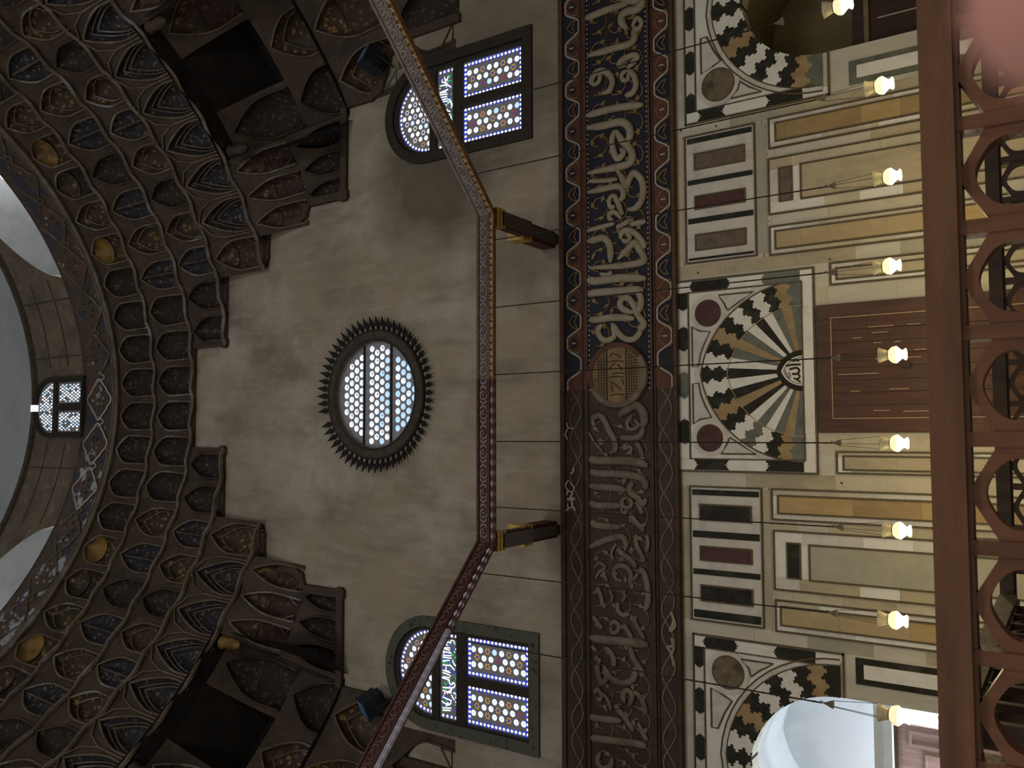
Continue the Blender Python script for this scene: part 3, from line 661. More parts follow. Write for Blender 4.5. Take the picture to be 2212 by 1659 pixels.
# the two border strips: wavy white stem, red lobes, palmettes
def wave(x, zc, amp, ph): 
    t = (x - ph) / .885 * 2 * pi
    return zc + amp * (cos(t) + .16 * cos(3 * t) * -1)
for zc, amp, ph, zin, nm in ((10.14, .185, 7.87, 9.86, 'upper'), (8.15, .170, 7.45, 8.36, 'lower')):
    xs = [XS + .0 + (9.9 - XS) * i / 260 for i in range(261)]
    mb = MB(); mb.plate([(x, wave(x, zc, amp, ph)) for x in xs] + ([(9.9, zin), (XS, zin)]), yb - .012, yb + .01); put(mb, 'red_lobes', F_RED, fz)
    mb = MB(); mb.tube([(x, yb - .015, wave(x, zc, amp, ph)) for x in xs], .019, 5); put(mb, 'white_stem', F_WHITE, fz)
    k = 0; x = ph - 8 * .885
    while x < 9.6:
        if XS + .1 < x < 9.2:
            mb = MB(); s = 1 if nm == 'upper' else -1
            cz_ = zc + s * .01
            o = .44 if nm == 'upper' else 0
            xx = x + (0 if nm == 'upper' else .44)
            q = [(xx - .11, cz_), (xx - .05, cz_ + .06), (xx, cz_ + .13 * 1), (xx + .05, cz_ + .06), (xx + .11, cz_), (xx + .05, cz_ - .06), (xx, cz_ - .11), (xx - .05, cz_ - .06)]
            mb.plate(q, yb - .022, yb, m=0); mb.box(xx - .012, xx + .012, yb - .03, yb, cz_ - .05, cz_ + .05, 1)
            put(mb, 'palmette', [F_BLUE if nm == 'upper' else F_RED, F_WHITE], fz)
            mb = MB()
            for e in (-1, 1):
                mb.tube(cr([(xx, yb - .02, cz_ + .13), (xx + e * .14, yb - .02, cz_ + .05), (xx + e * .2, yb - .02, cz_ - .1), (xx + e * .12, yb - .02, cz_ - .16)]), .012, 4)
                c2 = (xx + .44 + e * .09); mb.tube(cr([(xx + .44, yb - .02, cz_ + .1), (c2, yb - .02, cz_ + .03), (c2 + e * .05, yb - .02, cz_ - .08), (xx + .44, yb - .02, cz_ - .02)]), .014, 4)
            put(mb, 'gilt_scroll', F_GOLD, fz)
        x += .885
for zc in (9.79, 8.47):                                   # rows of white beads
    mb = MB(); x = XS
    while x < 9.6: mb.dot(x, zc, .018, yb - .02, 6); x += .101
    tag(put(mb, 'beading', F_WHITE, fz), kind='stuff')
for zc, amp in ((10.12, .13), (8.15, .13)):               # bare half: carved interlace
    for ph in (0, .44):
        mb = MB(); mb.tube([(x, yb - .01, zc + amp * cos((x - ph) / .6 * pi)) for x in [-9.9 + (9.9 + XS) * i / 240 for i in range(241)]], .02, 4); put(mb, 'carved_interlace', F_WORNL, fz)
def P2(pts, y, o=(1260, 0), k=6.9125): return [(lambda q: Vector((q[0], y, q[1])))(W(o[0] + a / k, o[1] + b / k)) for a, b in pts]
for pts, w_ in (([(205, 220), (230, 290), (300, 300)], 20), ([(225, 300), (185, 380), (220, 460)], 20), ([(300, 860), (300, 910), (265, 950)], 28), ([(235, 1040), (190, 1110), (230, 1190), (290, 1200), (310, 1140), (255, 1070)], 24), ([(230, 1170), (205, 1250)], 34),
                ([(290, 1220), (265, 1280), (280, 1340), (290, 1400)], 34), ([(215, 1310), (325, 1305)], 44), ([(215, 1370), (235, 1440), (300, 1420), (330, 1490)], 26), ([(235, 1440), (195, 1475)], 30)):
    mb = MB(); mb.tube(cr(P2(pts, yb - .03, (1200, 880), 6.633)), w_ / 6.633 * .0095 * .5, 6, flat=(0, 1, 0, .5)); put(mb, 'surviving_white_scroll', F_WHITE, fz)
for pts in ([(735, 720), (750, 770), (730, 830), (760, 800), (745, 740)], [(740, 870), (745, 920), (715, 925), (740, 960), (755, 925)], [(735, 960), (755, 1040)]):
    mb = MB(); mb.tube(cr(P2(pts, yb - .03, (1190, 1060), 2.77)), .03, 5, flat=(0, 1, 0, .5)); put(mb, 'surviving_gilt_scroll', F_CREAM, fz)
# scrolls between the letters
for k in range(84):
    x = -8.7 + .215 * k; cz_ = (9.56, 8.78, 9.15)[k % 3]
    if x > 9.3: break
    if abs(x - .1) < .75: continue
    paint = x > XS; mb = MB(); sgn = 1 if k % 3 else -1
    pts = [(x + sgn * (.04 + .021 * j) * cos(.55 * j), yb - .015, cz_ + (.05 + .021 * j) * sin(.55 * j)) for j in range(13)]
    mb.tube(pts, .016, 4)
    for j in (3, 7, 11):
        c = pts[j]; a = j * 2.1 + k; q = [(c[0] + .1 * cos(a), c[2] + .1 * sin(a)), (c[0] + .045 * cos(a + 1.5), c[2] + .045 * sin(a + 1.5)), (c[0] - .05 * cos(a), c[2] - .05 * sin(a)), (c[0] + .045 * cos(a - 1.5), c[2] + .045 * sin(a - 1.5))]
        mb.plate(q, yb - .04, yb)
    put(mb, 'leaf_scroll', F_GOLD if paint else F_WORNL, fz)
LET = {  # traced from the band, crop by crop: top of crop, strokes (width, points)
0: [(95, [(80, 320), (400, 190), (720, 85)]), (110, [(600, 20), (800, 50), (900, 20)]), (105, [(915, 10), (920, 90), (850, 180), (700, 215), (625, 270), (620, 370), (700, 480)]), (62, [(770, 440), (850, 310), (915, 390), (850, 480), (780, 420)]),
    (95, [(790, 480), (810, 600), (740, 690), (500, 760), (110, 870)]), (80, [(700, 1060), (780, 980), (850, 890), (790, 860), (640, 920), (580, 1010), (690, 1010)]), (62, [(700, 1080), (620, 1150), (640, 1230), (710, 1220), (710, 1130)]),
    (80, [(700, 1080), (800, 1160), (830, 1300), (780, 1420), (670, 1460)]), (85, [(230, 1310), (170, 1250), (220, 1140), (320, 1090), (430, 1140), (480, 1250), (440, 1380), (330, 1430)]), (62, [(300, 1120), (285, 1240), (215, 1310)])],
220: [(100, [(90, 240), (500, 130), (940, 75)]), (105, [(100, 420), (350, 385), (600, 330), (720, 400), (745, 530), (700, 650)]), (85, [(520, 450), (475, 600), (500, 760), (560, 880), (650, 790), (600, 730)]),
    (100, [(540, 460), (620, 600), (730, 710), (780, 830), (740, 940), (560, 1000), (110, 1090)]), (90, [(540, 1030), (620, 1150), (690, 1280), (730, 1190), (800, 1090), (900, 1170), (940, 1320), (910, 1500), (820, 1610), (710, 1625)]),
    (62, [(120, 1210), (350, 1200), (560, 1175)]), (82, [(110, 1375), (330, 1330), (560, 1285), (640, 1350), (640, 1440), (590, 1500)]), (62, [(490, 1400), (430, 1500), (460, 1600), (520, 1570)]), (70, [(500, 1400), (560, 1520), (620, 1660)])],
440: [(60, [(550, 30), (600, 110), (640, 190)]), (62, [(500, 275), (440, 240), (440, 165), (520, 150), (610, 240)]), (60, [(100, 425), (300, 370), (520, 315)]), (70, [(540, 375), (640, 330), (730, 270)]), (72, [(740, 330), (850, 310), (980, 280)]), (60, [(690, 240), (800, 250)]),
    (80, [(600, 550), (630, 440), (740, 420), (860, 500), (945, 620), (940, 690)]), (58, [(620, 550), (690, 590), (745, 520), (680, 450)]), (90, [(560, 850), (700, 710), (810, 600), (880, 700), (950, 820), (920, 890), (600, 945), (140, 975)]), (95, [(110, 580), (220, 560), (340, 530), (425, 600), (455, 750), (450, 900)]),
    (105, [(205, 795), (215, 800)]), (52, [(290, 1060), (400, 1075), (480, 1030)]), (110, [(110, 1150), (250, 1170), (600, 1125), (980, 1130)]), (110, [(120, 1370), (260, 1345), (600, 1320), (850, 1305), (925, 1350)]), (85, [(850, 1320), (905, 1420), (900, 1550), (850, 1620)]),
    (84, [(860, 1660), (790, 1520), (720, 1425), (630, 1430), (595, 1530), (670, 1600), (800, 1640)]), (92, [(402, 1530), (408, 1540)])],
660: [(85, [(790, 40), (880, 180), (950, 280), (930, 335), (860, 350)]), (95, [(140, 220), (260, 220), (500, 190), (810, 205)]), (80, [(330, 290), (270, 385), (320, 500), (420, 530), (510, 465), (500, 350), (480, 270)]), (80, [(510, 290), (570, 420), (680, 510), (800, 510), (885, 420), (870, 370)])],
860: [(110, [(580, 270), (680, 180), (830, 110), (930, 200), (955, 320), (930, 430)]), (52, [(760, 250), (700, 380), (730, 460), (800, 460), (870, 400), (800, 310)]), (80, [(600, 590), (800, 590), (900, 555), (940, 430)]), (70, [(830, 640), (900, 780), (930, 870)]),
    (80, [(200, 420), (200, 300), (290, 260), (360, 330), (430, 480), (510, 620), (525, 760), (440, 820)]), (32, [(130, 510), (220, 660), (340, 800)]), (110, [(140, 890), (240, 925), (600, 930), (850, 950), (1010, 1010)]), (95, [(150, 1085), (260, 1120), (600, 1130), (880, 1175), (965, 1260), (980, 1360)]),
    (90, [(140, 1300), (240, 1320), (500, 1335), (690, 1375)]), (80, [(790, 1260), (730, 1340), (770, 1430), (860, 1480), (930, 1570), (985, 1490)]), (95, [(150, 1540), (250, 1590), (610, 1600)]), (46, [(700, 1470), (630, 1520), (650, 1610), (740, 1620), (770, 1540), (700, 1480)]), (50, [(320, 700), (290, 640), (340, 620)]), (45, [(640, 780), (740, 720), (760, 800), (680, 830)])],
1080: [(40, [(610, 0), (615, 100), (630, 200)]), (62, [(860, 50), (930, 200)]), (90, [(170, 300), (260, 370), (610, 395)]), (85, [(140, 695), (350, 600), (590, 535), (670, 600), (690, 700)]), (72, [(740, 190), (830, 320), (955, 460)]), (62, [(840, 500), (835, 640), (895, 770), (965, 910)]),
    (52, [(990, 510), (1010, 640), (980, 780)]), (75, [(550, 710), (640, 800), (760, 885), (840, 1000)]), (70, [(480, 1050), (580, 965), (700, 1000), (755, 1110), (740, 1250)]), (50, [(490, 1060), (540, 1170), (630, 1190)]), (80, [(880, 1000), (960, 1100), (1005, 1300), (1010, 1500), (960, 1640)]), (50, [(790, 1190), (860, 1080)]),
    (60, [(250, 1270), (310, 1420), (340, 1570)]), (42, [(440, 1340), (480, 1420), (470, 1510)]), (52, [(620, 1350), (670, 1420), (620, 1500)]), (40, [(210, 1010), (280, 930), (350, 960), (370, 1000), (290, 1060), (230, 1160)]), (40, [(400, 1200), (370, 1130), (300, 1110)]), (36, [(540, 640), (470, 770), (500, 880)])],
1300: [(60, [(560, -10), (570, 110), (640, 180), (740, 160)]), (62, [(190, 190), (260, 290), (335, 385)]), (55, [(450, 330), (500, 280), (570, 320), (560, 420), (480, 440), (450, 350)]), (65, [(650, 320), (720, 430), (775, 530)]), (62, [(800, 200), (850, 350), (965, 540)]), (110, [(150, 510), (300, 540), (600, 565), (850, 600), (1010, 625)]),
    (62, [(180, 640), (250, 725)]), (75, [(360, 655), (460, 740), (505, 860), (490, 970)]), (72, [(300, 820), (260, 950), (280, 1080), (330, 1190), (400, 1100), (360, 960)]), (82, [(345, 910), (420, 1060), (520, 1150), (650, 1190), (780, 1140), (825, 1020), (800, 950)]), (80, [(750, 650), (780, 790), (860, 920), (955, 1060)]),
    (50, [(210, 1350), (250, 1280), (315, 1340), (300, 1440), (240, 1400)]), (52, [(330, 1330), (420, 1450), (460, 1590)]), (70, [(670, 1490), (640, 1370), (700, 1290), (780, 1380), (720, 1540)]), (70, [(800, 1310), (900, 1400), (960, 1550), (965, 1660)])],
1520: [(90, [(150, 160), (260, 190), (620, 230)]), (70, [(560, 60), (640, 140), (720, 260), (800, 380)]), (62, [(860, 250), (930, 400), (1000, 520)]), (95, [(160, 480), (320, 500), (800, 560), (990, 610)]), (72, [(300, 700), (260, 820), (330, 930), (450, 900), (480, 780)])],
}
for y0, strokes in LET.items():
    for w_, pts in strokes:
        P3 = P2(pts, yb - .035, (1260, y0)); mid = sum(q.x for q in P3) / len(P3)
        sm = cr(P3, 5); n = len(sm); hw = w_ / 6.9125 * .0098 * .58
        rr = [hw * (.45 + .55 * min(1, min(i, n - 1 - i) / (.14 * n + .01))) if n > 4 else hw for i in range(n)]
        mb = MB(); mb.tube(sm, rr, 8, flat=(0, 1, 0, .75 if mid > XS else .6))
        put(mb, 'letter', F_CREAM if mid > XS else F_WORNL, fz, True)
# round gilt medallion
md = (0.10, 9.14)
mb = MB(); mb.disc(*md, .555, yb - .09, yb, 40); put(mb, 'medallion', F_GOLD, fz)
for a0, a1, m in ((115, 305, F_WORNL), (305, 475, F_RED)):
    mb = MB(); o = arc(*md, .645, a0, a1, 26); i = arc(*md, .545, a0, a1, 26); mb.plate([(md[0] + (x - md[0]), z) for x, z in o] + i[::-1], yb - .11, yb); put(mb, 'medallion_rim', m, fz)
mb = MB()
for dz in (-.205, .215):
    hw = sqrt(.54 ** 2 - dz ** 2); mb.box(md[0] - hw, md[0] + hw, yb - .105, yb - .08, md[1] + dz - .012, md[1] + dz + .012)
for k in range(-9, 10):
    x = md[0] + .055 * k
    for z0, z1 in ((.24, .5), (-.5, -.23)):
        zz = sqrt(max(0, .53 ** 2 - (x - md[0]) ** 2)); a, b = max(z0, -zz), min(z1, zz)
        if b > a: mb.box(x - .007, x + .007, yb - .1, yb - .08, md[1] + a, md[1] + b)
for dz in (-.27, -.32, -.37, -.42, .28, .34, .40):
    hw = sqrt(.52 ** 2 - dz ** 2); mb.box(md[0] - hw, md[0] + hw, yb - .1, yb - .08, md[1] + dz - .005, md[1] + dz + .005)
for x0, z0, x1, z1 in ((-.4, .16, -.4, -.15), (-.34, .1, -.2, .12), (-.3, -.1, -.12, .16), (-.2, -.15, -.08, -.1), (-.05, .17, -.05, -.16), (.02, .1, .02, -.16), (.08, -.12, .2, -.02), (.12, .16, .24, .02), (.26, .17, .26, -.15), (.32, -.1, .42, .05), (.36, .14, .44, .08)):
    mb.tube([(md[0] + x0, yb - .092, md[1] + z0), (md[0] + (x0 + x1) / 2 + .02, yb - .092, md[1] + (z0 + z1) / 2), (md[0] + x1, yb - .092, md[1] + z1)], .013, 5)
put(mb, 'medallion_lettering', F_WORN, fz)

# ------------------------------------------------------------------ marble panels of the dado
y0 = WALL
def slab(parent, name, m, x0, x1, z0, z1, d=.03):
    mb = MB(); mb.box(x0, x1, y0 - d, y0 + .02, z0, z1); return put(mb, name, m, parent)
def line(parent, x0, x1, z0, z1, w=.028, d=.045):
    mb = MB(); mb.frame(x0, x1, z0, z1, w, y0 - d, y0 + .02); return put(mb, 'joint_frame', GROOVE, parent)
def pan(label, x, z, cat='marble panel', name='marble_panel', group=None): return thing(name, label, cat, (x, WALL, z), group)
def course(parent, name, x0, x1, z0, z1, mats_, d, seg, sd):
    rr = random.Random(sd); z = z0; k = 0
    while z < z1 - .01:
        zz = min(z1, z + seg * rr.uniform(.5, 1.4)); zz = z1 if z1 - zz < .15 else zz
        mb = MB(); mb.box(x0, x1, y0 - d - .001 * (k % 3), y0 + .02, z + (.003 if k else 0), zz); put(mb, name, rr.choice(mats_), parent); z = zz; k += 1
def tall(label, xo0, xo1, zt, xi0, xi1, zi, m, frame_m=WHITE_M):
    p = pan(label, (xo0 + xo1) / 2, .9)
    sd = int(xo0 * 100); fm = [WHITE_M, CREAM_M, PALE_M, CREAM_M]
    course(p, 'surround', xo0, xi0, .9, zt, fm, .02, .8, sd); course(p, 'surround', xi1, xo1, .9, zt, fm, .02, .8, sd + 1); slab(p, 'surround', WHITE_M, xi0, xi1, zi, zt, .021); line(p, xo0 - .03, xo1 + .03, .87, zt + .03)
    line(p, xi0 - .03, xi1 + .03, 1.1, zi + .03, .03, .05); course(p, 'slab', xi0, xi1, 1.13, zi, [m, m, {OCHRE: OCHRE2, OCHRE_PALE: OCHRE2}.get(m, CREAM_M)], .035, 1.1, sd + 2)
    return p
tall('narrow ochre marble panel in a white frame, nearest the right doorway', 4.11, 4.62, 6.09, 4.22, 4.52, 5.97, OCHRE)
tall('narrow pale ochre marble panel between the veined buff slab and the brown door', 2.16, 2.64, 6.11, 2.26, 2.55, 6.01, OCHRE_PALE)
tall('narrow ochre marble panel between the brown door and the sage grey slab', -2.56, -2.06, 6.17, -2.45, -2.17, 6.06, OCHRE)
tall('narrow pale ochre marble panel in a white frame, nearest the bright left doorway', -4.50, -4.0, 6.14, -4.39, -4.10, 6.05, OCHRE_PALE)
tall('slim buff marble panel in a white frame, just right of the brown door', 1.52, 1.86, 5.08, 1.60, 1.76, 4.98, BUFF_M)
tall('slim pale brown marble panel just left of the brown door', -1.72, -1.39, 5.05, -1.66, -1.46, 4.94, BUFF_M)
for (xo0, xo1, zt, sx0, sx1, xi0, xi1, m, mm, lab) in ((2.90, 3.88, 6.11, 3.10, 3.69, 3.10, 3.69, BROWN_M, BUFF_M, 'wide veined buff marble slab with a small brown inset, below the brown striped panel'),
                                                  (-3.78, -2.79, 6.15, -3.57, -2.98, -3.57, -3.0, BLACK_M, SAGE_M, 'wide sage grey marble slab with a small black inset above it')):
    p = pan(lab, (xo0 + xo1) / 2, .9)
    sd = int(xo0 * 90); fm = [PALE_M, CREAM_M, BUFF_M, WHITE_M]
    course(p, 'surround', xo0, xi0, .9, zt, fm, .02, .8, sd); course(p, 'surround', xi1, xo1, .9, zt, fm, .02, .8, sd + 1); course(p, 'surround', xi0, xi1, 5.54, zt, [PALE_M, WHITE_M], .02, .3, sd + 3); line(p, xo0 - .03, xo1 + .03, .87, zt + .03)
    line(p, sx0 - .02, sx1 + .02, 5.70, 5.95); slab(p, 'inset', m, sx0, sx1, 5.73, 5.92, .035)
    line(p, xi0 - .03, xi1 + .03, 1.1, 5.57, .03, .05); slab(p, 'slab', mm, xi0, xi1, 1.13, 5.54, .035)
for (x0, x1, bars, rects, lab) in ((2.19, 4.60, ((4.47, 4.57), (3.67, 3.76), (2.92, 3.02), (2.22, 2.26)), ((3.97, 4.24, BROWN_M), (3.21, 3.42, MAROON_M), (2.42, 2.68, BROWN_M)), 'square striped marble panel with brown insets, between the tympanum and the right doorway'),
                                   (-4.48, -2.06, ((-2.20, -2.10), (-2.98, -2.86), (-3.66, -3.56), (-4.45, -4.31)), ((-2.64, -2.39, BLACK_M), (-3.38, -3.16, MAROON_M), (-4.12, -3.87, BLACK_M)), 'square striped marble panel with black insets, between the tympanum and the left doorway')):
    p = pan(lab, (x0 + x1) / 2, 6.4, name='striped_marble_panel')
    slab(p, 'surround', PALE_M, x0, x1, 6.39, 7.70, .02); line(p, x0 - .03, x1 + .03, 6.36, 7.73)
    for a, b in bars: slab(p, 'bar', BLACK_M, a, b, 6.42, 7.67, .035)
    for a, b, m in rects:
        line(p, a - .03, b + .03, 6.55, 7.54); slab(p, 'inset', m, a, b, 6.58, 7.51, .035)
for (a, b, zt, lab) in ((4.93, 5.35, 4.71, 'grey banded marble panel on the jamb of the right doorway'), (-5.22, -4.79, 4.85, 'dark banded marble panel on the jamb of the bright left doorway')):
    p = pan(lab, (a + b) / 2, .5)
    slab(p, 'band', GREEN_M if a > 0 else BLACK_M, a, b, .5, zt, .02); slab(p, 'slab', WHITE_M, a + .1, b - .1, .6, zt - .13, .035)
mb = MB(); rr = random.Random(12)
for a, b, z0_, z1_ in ((4.64, 4.84, .1, 7.9), (2.68, 2.87, .1, 6.14), (3.92, 4.07, .1, 6.14), (1.9, 2.13, .1, 7.9), (-2.03, -1.78, .1, 7.9), (-2.76, -2.59, .1, 6.19), (-3.97, -3.81, .1, 6.19), (-4.75, -4.53, .1, 7.9), (1.19, 1.48, .1, 5.3), (-1.36, -1.08, .1, 5.3), (2.2, 4.6, 6.16, 6.33), (-4.5, -2.06, 6.21, 6.33), (2.2, 4.6, 7.75, 7.9), (-4.5, -2.06, 7.75, 7.9)):
    z = z0_
    while z < z1_ - .01:
        zz = min(z1_, z + rr.uniform(.5, 1.7)); mb.box(a, b, y0 - .006, y0 + .01, z + .004, zz - .004, rr.choice((0, 0, 1, 2, 3, 1))); z = zz
tag(mb.build('wall_far_slabs', [MARBLE_WALL, CREAM_M, BUFF_M, SAGE_M]), kind='structure')
# long joints of the plain slabs
mb = MB()
for x0, x1, z in ((4.7, 4.86, 7.0), (1.9, 2.14, 6.6), (-2.0, -1.8, 6.9), (-2.0, -1.8, 5.6), (-4.75, -4.5, 5.6), (4.0, 4.2, 6.2), (2.7, 2.85, 5.5), (-3.97, -3.85, 5.0), (-2.75, -2.6, 4.6)): mb.box(x0, x1, y0 - .004, y0 + .02, z - .008, z + .008)
for x, z0_, z1_ in ((4.75, .5, 7.9), (2.0, .5, 7.9), (-1.9, .5, 7.9), (-4.64, .5, 7.9), (4.0, .5, 6.2), (2.77, .5, 6.2), (-2.68, .5, 6.2), (-3.9, .5, 6.2)): mb.box(x - .008, x + .008, y0 - .004, y0 + .02, z0_, z1_)
for z in (7.77, 6.24): mb.box(-4.7, -1.85, y0 - .004, y0 + .02, z - .008, z + .008); mb.box(1.95, 4.8, y0 - .004, y0 + .02, z - .008, z + .008)
for x, z in ((4.78, 7.8), (4.72, 7.1), (1.98, 7.5), (1.95, 5.1), (-1.9, 5.0), (4.86, 5.1)): mb.disc(x, z, .022, y0 - .012, y0 + .02, 8)
tag(mb.build('trim_4', GROOVE), 'fine dark joints and plugs between the plain marble slabs', kind='structure')

# joggled edges: a run of lobes, as (along, across)
JOG = [(0, 0), (.05, 0), (.07, .5), (.03, .95), (.10, 1.25), (.18, 1.0), (.15, .5), (.22, .3), (.27, -.3), (.24, -.75), (.31, -1.1), (.40, -.8), (.37, -.3), (.46, 0), (.52, .0), (.55, .5), (.51, .95), (.58, 1.25), (.66, 1.0), (.63, .5), (.70, .3), (.75, -.3), (.72, -.75), (.79, -1.1), (.88, -.8), (.85, -.3), (.94, 0), (1, 0)]
def voussoirs(parent, cx, cz, inner, outer, n, cols, y_0, y_1, jog=.05, name='voussoir', t0=0, t1=pi):
    """ring between two arches, split at n angles with joggled edges; inner/outer = (half width, rise)"""
    def edge(k):
        th = t0 + (t1 - t0) * k / n; a, b = rpoint(*inner, th), rpoint(*outer, th)
        s = 1 if th < pi / 2 else -1
        js = [(0, 0), (1, 0)] if (k in (0, n) or not jog) else JOG
        return [(cx + (a + (b - a) * t) * cos(th) - jog * s * o * sin(th), cz + (a + (b - a) * t) * sin(th) + jog * s * o * cos(th)) for t, o in js]
    for k in range(n):
        e0, e1 = edge(k), edge(k + 1)
        ta, tb = t0 + (t1 - t0) * k / n, t0 + (t1 - t0) * (k + 1) / n
        oa = [(cx + rpoint(*outer, t) * cos(t), cz + rpoint(*outer, t) * sin(t)) for t in (ta + (tb - ta) * .33, ta + (tb - ta) * .67)]
        ia = [(cx + rpoint(*inner, t) * cos(t), cz + rpoint(*inner, t) * sin(t)) for t in (ta + (tb - ta) * .67, ta + (tb - ta) * .33)]
        mb = MB(); mb.plate(e0 + oa + e1[::-1] + ia, y_0 - .0004 * (k % 2), y_1); put(mb, name, cols[k % len(cols)], parent)
def joggle_strip(parent, x0, z0_, x1, z1_, w, cols, lens, y_0):
    """a straight border of alternating stones with lobed ends, running from (x0,z0) to (x1,z1)"""
    d = Vector((x1 - x0, z1_ - z0_)); L_ = d.length; d.normalize(); nrm = Vector((-d.y, d.x)); s = 0; tot = sum(lens); prev = [(t, 0) for t in (0, 1)]
    jg = [(0, 0), (.2, .02), (.3, .05), (.42, .03), (.5, .085), (.58, .03), (.7, .05), (.8, .02), (1, 0)]
    cuts = [0]
    for l in lens: cuts.append(cuts[-1] + l / tot * L_)
    for k in range(len(lens)):
        a, b = cuts[k], cuts[k + 1]
        sa = 0 if k == 0 else (1 if (k % 2) else -1); sb = 0 if k == len(lens) - 1 else (1 if ((k + 1) % 2) else -1)
        pa = [(a + sa * o, t * w) for t, o in jg]; pb = [(b + sb * o, t * w) for t, o in jg]
        q = [(x0 + d.x * u + nrm.x * v, z0_ + d.y * u + nrm.y * v) for u, v in pa[::-1] + pb]
        mb = MB(); mb.plate(q, y_0, y0 + .02); put(mb, 'border_stone', cols[k % len(cols)], parent)
def ring(parent, name, m, cx, cz, r1, r2, d, seg=36):
    mb = MB(); mb.plate(arc(cx, cz, r1, 0, 360 - 360 / seg, seg - 1), y0 - d, y0 + .01, [arc(cx, cz, r2, 0, 360 - 360 / seg, seg - 1)]); return put(mb, name, m, parent)
def poly_line(parent, name, m, pts, w, d, closed=False):
    mb = MB(); mb.tube([(x, y0 - d, z) for x, z in pts], w, 5, closed=closed); return put(mb, name, m, parent)

# the tympanum over the brown door
tp = pan('marble tympanum of joggled black, white and ochre rays over the brown door', .04, 5.4, 'tympanum', 'tympanum_panel')
x0, x1, zb, zt = -1.74, 1.82, 5.40, 7.91
mb = MB(); mb.box(x0, x1, y0 - .015, y0 + .02, zb, zt); put(mb, 'ground', WHITE_M, tp)
line(tp, x0 - .03, x1 + .03, zb - .03, zt + .02)
BW = [WHITE_M, BLACK_M, WHITE_M, GREEN_M, WHITE_M]
joggle_strip(tp, x1 - .21, 7.90, x0 + .21, 7.90, .2, [BLACK_M, WHITE_M, BLACK_M, PALE_M, GREEN_M, WHITE_M, BLACK_M, WHITE_M], [.35, .5, .45, .6, .5, .6, .45, .4], y0 - .03)
joggle_strip(tp, x1 - .01, 5.62, x1 - .01, 7.9, .19, [GREEN_M, WHITE_M, BLACK_M, WHITE_M], [.55, .6, .6, .25], y0 - .03)
joggle_strip(tp, x0 + .01, 7.9, x0 + .01, 5.62, .19, [WHITE_M, BLACK_M, WHITE_M, BLACK_M], [.25, .6, .6, .6], y0 - .03)
slab(tp, 'sill_course', WHITE_M, -1.06, 1.14, 5.41, 5.595, .03)
line(tp, x0 + .2, x1 - .2, 5.58, 7.71, .022, .045)
CT = (.04, 5.60); A_O, A_M, A_B, A_I = (1.60, 1.87), (1.15, 1.36), (.36, .46), (.265, .37)
mb = MB(); mb.plate([(min(CT[0] + 1.57, max(CT[0] - 1.57, x)), min(7.69, z)) for x, z in parch(*CT, 1.72, 2.0)] + [(min(CT[0] + 1.565, max(CT[0] - 1.565, x)), z) for x, z in parch(*CT, 1.6, 1.87)][::-1], y0 - .028, y0 + .02); put(mb, 'arch_band', PALE_M, tp)
half_c = [GREEN_M, OCHRE, BLACK_M, WHITE_M, BLACK_M, WHITE_M, BLACK_M, OCHRE, BLACK_M, WHITE_M]
half_l = [GREEN_M, OCHRE, BLACK_M, WHITE_M, GREEN_M, WHITE_M, BLACK_M, OCHRE, BLACK_M, WHITE_M]
cols = half_c + [BLACK_M] + half_l[::-1]
voussoirs(tp, *CT, A_M, A_O, 21, cols, y0 - .035, y0 + .02, .035)
inner_c = [GREEN_M, OCHRE, GREEN_M, WHITE_M, BLACK_M, WHITE_M, GREEN_M, OCHRE, GREEN_M, WHITE_M]
voussoirs(tp, *CT, A_B, A_M, 21, inner_c + [BLACK_M] + [GREEN_M, OCHRE, GREEN_M, WHITE_M, GREEN_M, WHITE_M, BLACK_M, OCHRE, BLACK_M, WHITE_M][::-1], y0 - .034, y0 + .02, 0, 'ray')
mb = MB(); mb.plate(parch(*CT, *A_B) + parch(*CT, *A_I)[::-1], y0 - .045, y0 + .02); put(mb, 'hub_arch', BLACK_M, tp)
mb = MB(); mb.plate(parch(*CT, *A_I), y0 - .042, y0 + .02); put(mb, 'name_plaque', WHITE_M, tp)
poly_line(tp, 'plaque_line', GROOVE, parch(*CT, .235, .325), .006, .045)
poly_line(tp, 'arch_joint', GROOVE, [q for q in parch(*CT, *A_O, 40) if abs(q[0] - CT[0]) < 1.57], .014, .036)
poly_line(tp, 'arch_joint', OCHRE_PALE, parch(*CT, *A_M), .008, .037)
INK = mat('dark_brown_ink', (.05, .03, .012), rough=.7)
for w_, pts in ((70, [(640, 510), (720, 500), (900, 465), (1180, 460)]), (75, [(780, 635), (900, 600), (1030, 580), (1120, 650), (1100, 760), (1000, 800), (870, 790)]), (62, [(1060, 800), (1140, 860), (1120, 950), (1040, 960)]), (60, [(930, 950), (1020, 990), (1180, 1090)]),
                (26, [(610, 670), (690, 820), (760, 970)]), (26, [(720, 770), (780, 760), (790, 820), (760, 850)]), (26, [(830, 860), (780, 880), (820, 950)]), (38, [(870, 360), (930, 320), (960, 350), (1030, 300), (1060, 340), (1120, 300), (1090, 360)]), (22, [(1090, 280), (1120, 340)])):
    mb = MB(); mb.tube(cr(P2(pts, y0 - .045, (1660, 760), 16.59)), w_ / 16.59 * .0089 * .5, 6, flat=(0, 1, 0, .3)); put(mb, 'lettering', INK, tp)
for sx in (1.19, -1.14):
    ring(tp, 'roundel_ring', PALE_M, sx, 7.31, .34, .255, .034); mb = MB(); mb.disc(sx, 7.31, .255, y0 - .04, y0, 32); put(mb, 'roundel', MAROON_M, tp)
